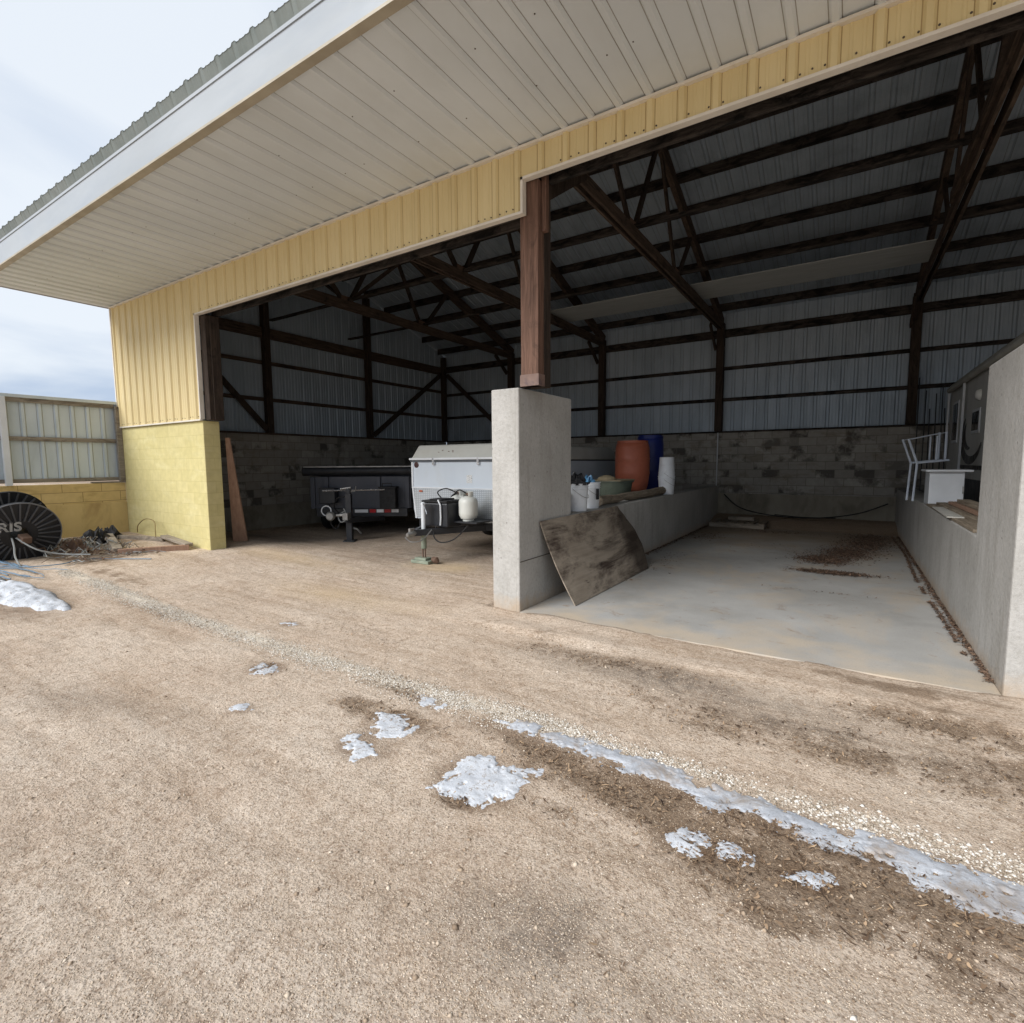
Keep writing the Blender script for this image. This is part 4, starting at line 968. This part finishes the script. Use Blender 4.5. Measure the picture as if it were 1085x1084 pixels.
xx = -.13; segs = [(.30,0),(.14,1),(.16,0),(.14,1),(.16,0)]
for w, c in segs:
    m = MB(); m.box(xx, xx+w-.003, -.092, -.081, .53, .60); L(m, 'reflector', red_m if c else refl_w); xx += w*1.12
m = MB(); m.box(-.06,.06,-.98,-.86,.03,1.0); m.box(-.12,.12,-1.04,-.8,.0,.03); m.box(-.04,.04,-.96,-.88,1.0,1.1); L(m, 'jack_leg', black_paint, bevel=.006)
m = MB(); m.tube([(.0,-.92,1.04),(.14,-.92,1.06),(.16,-.92,1.16)], .012, 6); m.tube([(-.17,-.9,1.1),(.05,-.9,1.13)], .025, 8); L(m, 'jack_crank', steel)
m = MB(); m.tube([(.07,-.9,.28),(.16,-.9,.25),(.22,-.86,.16)], .02, 6); L(m, 'drop_pin', steel)
m = MB(); m.tube([(-.62,-.72,1.06),(.62,-.35,1.06)], .016, 8); L(m, 'tow_bar', chrome)
m = MB(); m.box(-.05,.05,-1.2,-.98,.48,.62); m.lathe([(.055,0),(.09,.03),(.10,.08),(.07,.13)], (-.34,-1.0,.55), 16, (0,-1,0)); m.tube([(-.34,-1.0,.55),(-.05,-1.05,.57)], .03, 8); L(m, 'coupler', steel, smooth=True)
m = MB(); m.tube([(-.44+.1*math.cos(a), -1.02, .66+.1*math.sin(a)) for a in np.linspace(0, 2*PI, 20)], .012, 6); L(m, 'breakaway_cable', white_p)
m = MB(); m.box(.50,.85,-.35,-.09,.64,1.08); m.box(.48,.87,-.37,-.07,1.08,1.12); m.tube([(.56,-.3,1.12),(.56,-.3,1.19),(.76,-.3,1.19),(.76,-.3,1.12)], .012, 6); L(m, 'pump_box', rubber, bevel=.015)
m = MB(); m.box(-.85,-.5,-.3,-.07,.75,1.1); L(m, 'tool_box', black_paint, bevel=.015)
for pts in ([(-.3,-.95,.6),(-.36,-1.0,.4),(-.26,-1.0,.28),(-.18,-.98,.4),(-.12,-.95,.62)], [(-.05,-.95,.95),(-.25,-.9,.9),(-.38,-.7,.7),(-.3,-.6,.55)], [(-.1,-.95,.7),(-.02,-1.0,.5),(-.14,-1.02,.42),(-.2,-1.0,.55),(-.05,-.95,.66)]):
    P = [Vector(p) for p in pts]; m = MB(); out = []
    for i in range(len(P)-1):
        p0 = P[max(i-1,0)]; p1 = P[i]; p2 = P[i+1]; p3 = P[min(i+2,len(P)-1)]
        for k in range(6):
            t = k/6; out.append(.5*((2*p1)+(p2-p0)*t+(2*p0-5*p1+4*p2-p3)*t*t+(3*p1-p0-3*p2+p3)*t**3))
    m.tube(out+[P[-1]], .013, 6); L(m, 'hose', wire_g if pts[0][0] == -.1 else rubber, smooth=True)
for x in (-1.22, 1.22):
    for y in (1.35, 2.15):
        m = MB(); m.lathe([(.1,-.10),(.32,-.10),(.355,-.06),(.36,0),(.355,.06),(.32,.10),(.1,.10)], (x, y, .36), 26, (1,0,0)); w = L(m, 'wheel', rubber, smooth=True)
        m = MB(); m.lathe([(.03,-.105),(.18,-.08),(.21,-.104),(.21,.104),(.18,.08),(.03,.105)], (x, y, .36), 18, (1,0,0)); q = L(m, 'rim', steel, smooth=True); q.parent = w
    m = MB(); m.prism([(.85,.6),(.95,.8),(2.55,.8),(2.65,.6),(2.6,.6),(2.5,.76),(1.0,.76),(.9,.6)], lambda u, v, w: (w, u, v), x-.13, x+.13); L(m, 'fender', black_paint)

# ------------------------------------------------------------------ travel trailer in the right bay
RV = thing('travel_trailer', (2.9, 10.8, 0), 'grey travel trailer with dark swoosh graphic in the bay beyond the right concrete wall', 'camper')
x0, x1, y0, y1 = 1.72, 4.1, 7.3, 14.2
m = MB(); P = [(x0,.55),(x0,3.0),(x0+.03,3.10),(x1-.03,3.10),(x1,3.0),(x1,.55)]
m.prism(P, lambda u, v, w: (u, w, v), y0, y1); m.build('body', rvw, RV, bevel=.03)
m = MB(); m.prism([(x0-.02,3.06),(x0-.02,3.14),(x0+.15,3.30),(x1-.15,3.30),(x1+.02,3.14),(x1+.02,3.06)], lambda u, v, w: (u, w, v), y0-.02, y1+.02); m.build('roof', rvroof, RV, bevel=.03)
m = MB(); m.tube([(x0-.06,y0+.4,3.02),(x0-.06,y1-.3,3.02)], .05, 12); m.build('awning_roll', rvroof, RV, smooth=True)
for yy, zb in ((13.95,1.62),(12.25,.95)):
    m = MB(); m.box(x0-.075,x0-.04,yy-.02,yy+.02,zb,3.0); m.build('awning_arm', white_p, RV, bevel=.004)
for ya, yb, za, zb in ((11.0,11.6,2.05,2.45),(13.0,13.6,1.95,2.75),(8.2,9.4,1.9,2.5)):
    m = MB(); m.box(x0-.02,x0-.001,ya,yb,za,zb); w = m.build('window', white_p, RV, bevel=.006)
    WL[w.name] = world_loc(RV)
    m = MB(); h_ = (yb-ya)
    m.box(x0-.026,x0-.0205,ya+.05,ya+h_*.47,za+.05,zb-.05); m.box(x0-.026,x0-.0205,ya+h_*.53,yb-.05,za+.05,zb-.05); q = m.build('pane', glass_d, RV); q.parent = w
m = MB(); m.lathe([(.09,0),(.09,.02),(.06,.06),(.02,.07)], (x0, 11.15, 2.66), 18, (-1,0,0)); m.build('porch_lamp', lamp_m, RV, smooth=True)
def swoosh(c, r0, r1, a0, a1, w):
    m = MB(); n = 24; vs = []; f = []
    for k in range(n+1):
        u = k/n; a = a0+(a1-a0)*u; ww = w*math.sin(PI*min(1, u*.9+.05))**.8
        for rr_ in (1, 1-ww): vs.append((x0-.004, c[0]+r0*rr_*math.cos(a), c[1]+r1*rr_*math.sin(a)))
    for k in range(n): f.append((2*k, 2*k+1, 2*k+3, 2*k+2))
    m.add(vs, f); m.build('decal', decal_m, RV)
swoosh((11.7,2.0), .95, .46, -2.9, .9, .34)
swoosh((11.9,2.05), .5, .26, -2.0, 1.0, .45)
m = MB(); m.box(x0-.004,x0-.001,7.4,12.6,1.46,1.53); m.build('decal_stripe', decal_m, RV)
m = MB(); m.box(x0-.003,x0-.001,7.4,14.1,.6,1.3); m.build('lower_skirt', surf('dark_skirt', lin(60,62,66), lin(76,78,80), 3, rough=.5), RV)
for y in (10.4, 11.3):
    for x in (x0+.14, x1-.14):
        m = MB(); m.lathe([(.1,-.11),(.33,-.11),(.37,-.06),(.37,.06),(.33,.11),(.1,.11)], (x, y, .37), 24, (1,0,0)); m.build('wheel', rubber, RV, smooth=True)

# things on top of the right wall
t = thing('storage_cabinet', (1.22, 9.85, .972), 'small white cabinet with overhanging lid on top of the right wall', 'cabinet')
m = MB(); m.box(.99,1.38,9.6,10.1,.973,1.455); m.build('body', white_p, t, bevel=.008)
m = MB(); m.box(.94,1.46,9.52,10.15,1.456,1.485); m.build('lid', white_p, t, bevel=.006)
m = MB(); m.box(1.36,1.378,9.585,9.599,1.15,1.25); m.build('latch', steel, t)
def frame(dx, dy, label):
    t = thing('tube_frame', (.90+dx, 10.5+dy, .972), label, 'metal frame', 'bent white tube frames on the right wall')
    def seg(name, pts, r=.017):
        m = MB(); m.tube(pts, r, 8); m.build(name, fr_m, t, smooth=True)
    bx = .93+dx; by = 10.5+dy
    seg('front_leg', [(bx-.05,by-.1,.975),(bx-.015,by,1.57),(bx-.14,by+.02,1.96)])
    seg('seat_rail', [(bx-.015,by,1.58),(bx+.38,by+.02,1.62)])
    seg('back_leg', [(bx+.33,by+.03,1.635),(bx+.33,by+.03,2.06)])
    seg('brace', [(bx+.22,by+.03,1.625),(bx+.22,by+.03,2.0)], .013)
    seg('tie_wire', [(bx-.13,by+.02,1.95),(bx+.33,by+.03,2.05)], .005)
fr_m = surf('bluish_white_tube', lin(186,196,210), lin(204,212,222), 5, rough=.4)
frame(0, 0, 'nearer bent white tube frame standing left of the white cabinet')
frame(-.06, .22, 'farther bent white tube frame, just left of its twin')
def board(name, a, b, w, h, mat, label, group='boards lying on the right wall'):
    a = Vector(a); b = Vector(b); m = MB(); c = (a+b)/2; m.beam(a-c, b-c, w, h); o = m.build(name, mat, bevel=.003); o.location = c; return tag(o, label, 'board', group)
board('wood_board', (1.03,6.15,.988), (1.03,9.5,.988), .13, .03, wood_greyy, 'lowest weathered board at the left edge of the right wall top')
board('wood_board', (1.15,6.0,1.02), (1.13,9.3,1.02), .16, .036, wood_greyy, 'middle weathered board stacked on the right wall top')
board('wood_board', (1.22,6.0,1.062), (1.20,8.9,1.062), .14, .036, wood_rust, 'reddish board stacked near the tall right pier')
board('wood_board', (1.25,6.0,1.105), (1.24,8.6,1.105), .13, .045, wood_greyy, 'top grey board of the stack on the right wall')
m = MB(); m.hexa([(.93-.98,-.35,0),(.20,-.35,0),(.14,1.1,0),(-.02,1.1,0),(.93-.98,-.35,.012),(.20,-.35,.012),(.14,1.1,.012),(-.02,1.1,.012)])
o = m.build('flat_panel', surf('pale_panel', lin(176,174,166), lin(194,192,184), 4, rough=.6)); o.location = (.965,7.6,1.0045)
tag(o, 'thin pale panel sticking out over the right wall edge', 'panel')
# rods leaning on the back wall
t = thing('steel_rods', (1.9, 14.4, .2), 'bundle of thin dark rods leaning on the back wall beyond the frames', 'rods')
for k in range(7):
    m = MB(); x = 1.22+k*.1; m.tube([(x, 14.35-.05*k, .3), (x+random.uniform(-.05,.05), 14.72, 3.2+random.uniform(-.5,.3))], .011, 6); m.build('rod', black_paint, t)

# back of the stall: pipe, pallet, hose
m = MB(); m.tube([(0,0,0),(0,0,1.42)], .016, 8); o = m.build('conduit', white_p, smooth=True); o.location = (-2.98, 14.82, .97); tag(o, 'thin white conduit running up the block wall behind the stall', 'conduit')
t = thing('wooden_pallet', (-2.2, 13.85, .06), 'low weathered pallet on the floor at the back left corner of the stall', 'pallet')
for y in (13.4,13.8,14.2):
    m = MB(); m.box(-2.83,-1.6,y-.04,y+.04,.03,.13); m.build('stringer', wood_grey, t)
for k in range(6):
    m = MB(); m.box(-2.83+k*.22,-2.70+k*.22,13.34,14.28,.131,.15); m.build('slat', wood_greyy, t)
m = MB(); m.box(-.3,.3,-.08,.08,0,.09); o = m.build('wood_block', wood_grey, bevel=.006); o.location = (-2.2,14.0,.152); tag(o, 'short pale beam resting on the pallet at the back', 'beam')
o = hose([(-2.75,14.7,.75),(-2.3,14.5,.42),(-1.5,14.35,.27),(-.6,14.3,.26),(.2,14.5,.38),(.8,14.72,.62)], .014, rubber, 'hose', None); tag(o, 'black hose sagging along the foot of the back block wall', 'hose')
hose([(-1.5,14.45,.29),(-.9,14.15,.28),(-.2,14.25,.28)], .012, rubber, 'cord', None); bpy.data.objects['cord'] and tag(bpy.data.objects['cord'], 'short dark cord lying in the dirt under the sagging hose', 'cord')

# ------------------------------------------------------------------ left side: boards, frame, reel, cables, fence
m = MB(); m.hexa([(0,0,0),(.17,.19,0),(.15,.225,0),(-.02,.035,0),(.40,-.26,2.05),(.44,-.21,2.05),(.42,-.175,2.05),(.38,-.225,2.05)])
o = m.build('leaning_plank', wood_rust, bevel=.003); o.location = (-9.85,5.42,.06)
tag(o, 'rust-stained tapered plank leaning behind the yellow block pier', 'plank')

FX = -12.40
wall = thing('block_fence_wall', (FX-.1, 2.2, .2), 'low weathered yellow block wall left of the shed, under the metal fence', 'wall')
m = MB(); m.box(FX-.2, FX, -1.5, YF+.0, .0, .90); m.build('footing', yfoot, wall, bevel=.008)
m = MB(); m.box(FX-.2, FX-.006, -1.5, YF+.0, .90, 1.28); m.build('block_course', yblock2, wall, bevel=.006)
fence = thing('metal_fence', (FX-.1, 2.2, 1.28), 'grey ribbed metal fence with timber rails on the low yellow wall', 'fence')
m = MB(); m.rib_sheet(-1.5, YF-.005, 1.33, 2.84, lambda u, v, h: (FX-.12+h, u, v), phase=.1, period=.24, h=.03, gi=1, minor=0); m.build('metal_panel', [fence_m, grime_s], fence)
for z, hh in ((1.325,.07),(2.08,.075),(2.765,.09)):
    m = MB(); m.box(FX-.095, FX-.05, -1.5, YF-.09, z, z+hh); m.build('rail', fence_wood, fence, bevel=.004)
m = MB(); m.box(FX-.15, FX-.03, -1.5, YF-.03, 2.842, 2.90); m.build('cap', fence_m, fence, bevel=.004)
for y in (4.642, 2.93, 1.2, -.6):
    m = MB(); m.box(FX-.05+.002, FX+.03, y-.045, y+.045, 1.285, 2.80 if y > 4 else 2.84); m.build('post', fence_wood if y > 4 else white_p, fence, bevel=.004)
m = MB(); m.box(FX-.13, FX+.0, YF-.55, YF-.1, 1.284, 1.31); m.build('ledge', fence_wood, fence)

# wooden frame on the ground
fr = thing('timber_border', (-10.7, 4.25, .2), 'rectangular weathered timber frame lying on the ground by the yellow block corner', 'timber frame')
C4 = [(-11.85,4.12,.34),(-10.05,3.62,.25),(-9.62,4.52,.24),(-10.75,4.62,.30)]
for i, (mt, nm, hh) in enumerate([(wood_grey,'side_board',.05),(wood_rust,'front_beam',.12),(wood_grey,'side_board',.05),(wood_grey,'rear_board',.07)]):
    a = Vector(C4[i]); b = Vector(C4[(i+1) % 4]); m = MB()
    m.beam(a-Vector((0,0,.0 if i % 2 == 0 else .055)), b-Vector((0,0,.0 if i % 2 == 0 else .055)), .13 if i % 2 == 0 else .09, hh); m.build(nm, mt, fr, bevel=.004)

# cable reel
RC = Vector((-10.62, 2.57, .59)); AX = Vector((-.95, .0, .30)).normalized()
reel = thing('cable_reel', RC, 'big black plastic cable reel tipped back against debris at the left edge', 'cable reel')
ta = AX.cross(Vector((0,1,0))).normalized(); tb = AX.cross(ta).normalized()
tb = Vector((0,1,0)); ta = tb.cross(AX).normalized()
if ta.z < 0: ta = -ta
reel_r = surf('scuffed_rib', lin(60,61,64), lin(84,85,88), 6, rough=.5)
def flange(c, nm):
    m = MB(); m.lathe([(.11,0),(.50,0),(.515,-.012),(.515,.03),(.50,.035),(.11,.035),(.11,0)], c, 56, AX, cap=False)
    for k in range(28):
        a = 2*PI*k/28; d = ta*math.cos(a)+tb*math.sin(a)
        m.beam(c+d*.22-AX*.012, c+d*.50-AX*.012, .02, .03, up=AX, mi=1)
    m.lathe([(.13,-.014),(.24,-.014),(.24,0)], c, 40, AX, cap=False)
    o = m.build(nm, [reel_m, reel_r], reel, smooth=True, angle=30); return o
fl = flange(RC, 'flange'); flange(RC+AX*.5, 'flange')
m = MB(); m.lathe([(.13,.03),(.3,.03),(.3,.47),(.13,.47),(.13,.03)], RC, 40, AX, cap=False); m.build('drum', reel_m, reel, smooth=True, angle=30)
# rim ring in lighter grey, a highlight put into the colour
m = MB(); pts = [RC+(ta*math.cos(a)+tb*math.sin(a))*.508-AX*.012 for a in np.linspace(0, 2*PI, 61)]; m.tube(pts, .009, 6); m.build('rim', surf('worn_rim', lin(96,96,98), lin(120,120,122), 8, rough=.5), reel, smooth=True)
cu = bpy.data.curves.new('lettering', 'FONT'); cu.body = 'RIS'; cu.size = .2; cu.extrude = .003; cu.offset = .006; cu.align_x = 'RIGHT'; cu.space_character = 1.05
tmp = bpy.data.objects.new('tmp', cu); COL.objects.link(tmp); bpy.context.view_layer.update()
me = bpy.data.meshes.new_from_object(tmp.evaluated_get(bpy.context.evaluated_depsgraph_get())); bpy.data.objects.remove(tmp)
me.materials.clear(); me.materials.append(print_m); me.name = 'lettering'
tx = bpy.data.objects.new('lettering', me); COL.objects.link(tx); tx.parent = reel
rot = Matrix((tb, ta, -AX)).transposed()
if rot.determinant() < 0: rot = Matrix((tb, ta, AX)).transposed()
tx.matrix_local = Matrix.Translation(-AX*.02+ta*.07+tb*.02) @ rot.to_4x4()
m = MB(); m.beam((-10.55,2.58,.56),(-10.40,2.60,.50),.12,.10); o = m.build('brick_scrap', rust_m, bevel=.01); o.location = (0,0,0)
tag(o, 'reddish block stuck in the hub of the black cable reel', 'block')

def wire(name, pts, r, mat, label, cat='cable', group=None):
    o = hose(pts, r, mat, name, None); tag(o, label, cat, group); return o
def gp(x, y, d=.02): return (x, y, float(gh(x, y))+d)
wire('cable', [(-11.9,4.64,.30),(-11.75,4.6,.45),(-11.3,4.55,.60),(-10.95,4.55,.58),(-10.8,4.5,.42),(-10.75,4.48,.30)], .009, wire_y, 'thin brown cable arching out of the ground in front of the yellow block corner')
gr = 'loose cables in front of the reel'
m = MB(); rr = random.Random(15)
for k in range(16):
    pts = []; x = -11.6; y = 1.35+rr.uniform(-.1,.7); dy = rr.uniform(.12,.34); nseg = rr.randint(7, 11); ph = rr.uniform(0, 6)
    for j in range(nseg*3):
        xx_ = x+j*.085; yy_ = y+dy*(xx_-x)+.10*math.sin(xx_*2.1+ph)+.03*math.sin(xx_*6+ph*2)
        pts.append((xx_, yy_, float(gh(xx_, yy_))+.012+.02*rr.random()+.01*(k % 4)))
    m.tube(pts, rr.choice([.005,.007,.009]), 6, rr.choice([0,0,1]))
o = m.build('cable_tangle', [wire_b, wire_g], smooth=True); tag(o, 'flat tangle of thin blue and grey cables on the ground in front of the reel', 'cable tangle', kind='stuff')
wire('blue_cable', [gp(-10.4,2.1),gp(-9.9,2.45),gp(-9.75,2.8),gp(-9.95,3.1),gp(-9.7,3.35),gp(-9.2,3.75)], .008, wire_b, 'thin blue cable snaking from the tangle towards the timber border', 'cable', gr)
wire('grey_cable', [(-10.5,2.45,.55),(-10.3,2.42,.45),(-10.2,2.4,.3),gp(-10.0,2.4)], .012, wire_g, 'grey cable dropping from the hub of the reel', 'cable', gr)
wire('grey_cable', [(-10.5,2.5,.55),(-10.25,2.65,.38),(-10.15,2.9,.28),gp(-9.9,3.2,.08)], .012, wire_g, 'grey cable curving from the reel hub to the debris heap', 'cable', gr)
# tangled heap of wire and sticks
m = MB(); rr = random.Random(5)
for k in range(170):
    cx_ = rr.uniform(-11.9,-9.6); cy_ = 2.75+(cx_+11.9)*.12+rr.uniform(-.2,.9)+.1; hgt = .16*math.exp(-((cx_+10.9)/.8)**2)
    p = []; a = rr.uniform(0, 2*PI)
    ln = rr.uniform(.15,.55)
    for j in range(6):
        a += rr.uniform(-.5,.5); p.append((cx_+ln*(j/5-.5)*math.cos(a), cy_+ln*(j/5-.5)*math.sin(a), float(gz(cx_, cy_))+.015+rr.uniform(0, .02+hgt)))
    m.tube(p, rr.choice([.004,.006,.009]), 5, rr.choice([0,0,1,1,2]))
o = m.build('wire_heap', [wire_g, rust_m, wood_grey], smooth=True); tag(o, 'tangled heap of old wire, sticks and rags between the reel and timber frame', 'debris heap', kind='stuff')
for i, (x, y, s, mt, lb) in enumerate([(-11.35,3.75,.26,darkrag,'crumpled dark rag on the heap beside the reel'),(-10.7,3.25,.22,rust_m,'lump of rusty scrap at the right side of the reel'),(-11.75,4.15,.22,darkrag,'black rag between the wire heap and the timber frame')]):
    rag('rag', x, y, float(gz(x, y))-.02, s, mt, lb, 'rag', 20+i)

# ------------------------------------------------------------------ camera
cd = bpy.data.cameras.new('Camera'); co = bpy.data.objects.new('Camera', cd); COL.objects.link(co)
yaw, pitch, roll = 5.72266593e-01, 9.36606834e-02, -7.11172719e-03
f = Vector((-math.sin(yaw)*math.cos(pitch), math.cos(yaw)*math.cos(pitch), -math.sin(pitch)))
rt = Vector((math.cos(yaw), math.sin(yaw), 0)); up = rt.cross(f)
rt2 = rt*math.cos(roll)+up*math.sin(roll); up2 = -rt*math.sin(roll)+up*math.cos(roll)
M = Matrix((rt2, up2, -f)).transposed().to_4x4(); M.translation = Vector((0,0,1.63)); co.matrix_world = M
cd.sensor_width = 36; cd.sensor_fit = 'HORIZONTAL'; cd.lens = 552.339/1085*36; cd.clip_start = .05; cd.clip_end = 2000
sc.camera = co

# ------------------------------------------------------------------ light
SUN_AZ, SUN_EL = R(200), R(38)       # azimuth measured clockwise from +Y
sd = bpy.data.lights.new('Sun', 'SUN'); so = bpy.data.objects.new('Sun', sd); COL.objects.link(so)
sd.energy = 3.5; sd.angle = R(40); sd.color = (1, .98, .96)
d = Vector((math.sin(SUN_AZ)*math.cos(SUN_EL), math.cos(SUN_AZ)*math.cos(SUN_EL), math.sin(SUN_EL)))
so.rotation_euler = d.to_track_quat('Z', 'Y').to_euler()
w = bpy.data.worlds.new('World'); sc.world = w; w.use_nodes = True
nt = w.node_tree; N = nt.nodes; bg = N['Background']
sky = N.new('ShaderNodeTexSky'); sky.sky_type = 'NISHITA'; sky.sun_disc = False; sky.sun_elevation = SUN_EL; sky.sun_rotation = SUN_AZ
sky.dust_density = 2.0
tc = N.new('ShaderNodeTexCoord'); sp = N.new('ShaderNodeSeparateXYZ'); nt.links.new(tc.outputs['Generated'], sp.inputs[0])
def wm(op, a, b):
    n = N.new('ShaderNodeMath'); n.operation = op
    for i, x in ((0, a), (1, b)):
        if hasattr(x, 'links'): nt.links.new(x, n.inputs[i])
        else: n.inputs[i].default_value = x
    return n.outputs[0]
zz = wm('ADD', wm('MAXIMUM', sp.outputs[2], 0.0), .16)
cb = N.new('ShaderNodeCombineXYZ'); nt.links.new(wm('DIVIDE', sp.outputs[0], zz), cb.inputs[0]); nt.links.new(wm('DIVIDE', sp.outputs[1], zz), cb.inputs[1])
n1 = N.new('ShaderNodeTexNoise'); n1.inputs['Scale'].default_value = .75; n1.inputs['Detail'].default_value = 8; n1.inputs['Roughness'].default_value = .5; n1.inputs['Distortion'].default_value = .4
nt.links.new(cb.outputs[0], n1.inputs['Vector'])
r1 = N.new('ShaderNodeValToRGB'); e = r1.color_ramp.elements; e[0].position = .38; e[0].color = (.0,.0,.0,1); e[1].position = .58; e[1].color = (1,1,1,1)
nt.links.new(n1.outputs[0], r1.inputs[0])
mc = N.new('ShaderNodeMix'); mc.data_type = 'RGBA'
mc.inputs[6].default_value = (4.4, 5.3, 6.8, 1); mc.inputs[7].default_value = (7.4, 7.9, 8.5, 1)
nt.links.new(r1.outputs[0], mc.inputs[0])
mx = N.new('ShaderNodeMix'); mx.data_type = 'RGBA'; mx.inputs[0].default_value = .88
nt.links.new(sky.outputs[0], mx.inputs[6]); nt.links.new(mc.outputs[2], mx.inputs[7]); nt.links.new(mx.outputs[2], bg.inputs['Color'])
bg.inputs['Strength'].default_value = .1
sc.view_settings.view_transform = 'Standard'; sc.view_settings.look = 'None'; sc.view_settings.exposure = .3; sc.view_settings.gamma = 1
sc.cycles.max_bounces = 10; sc.cycles.diffuse_bounces = 6
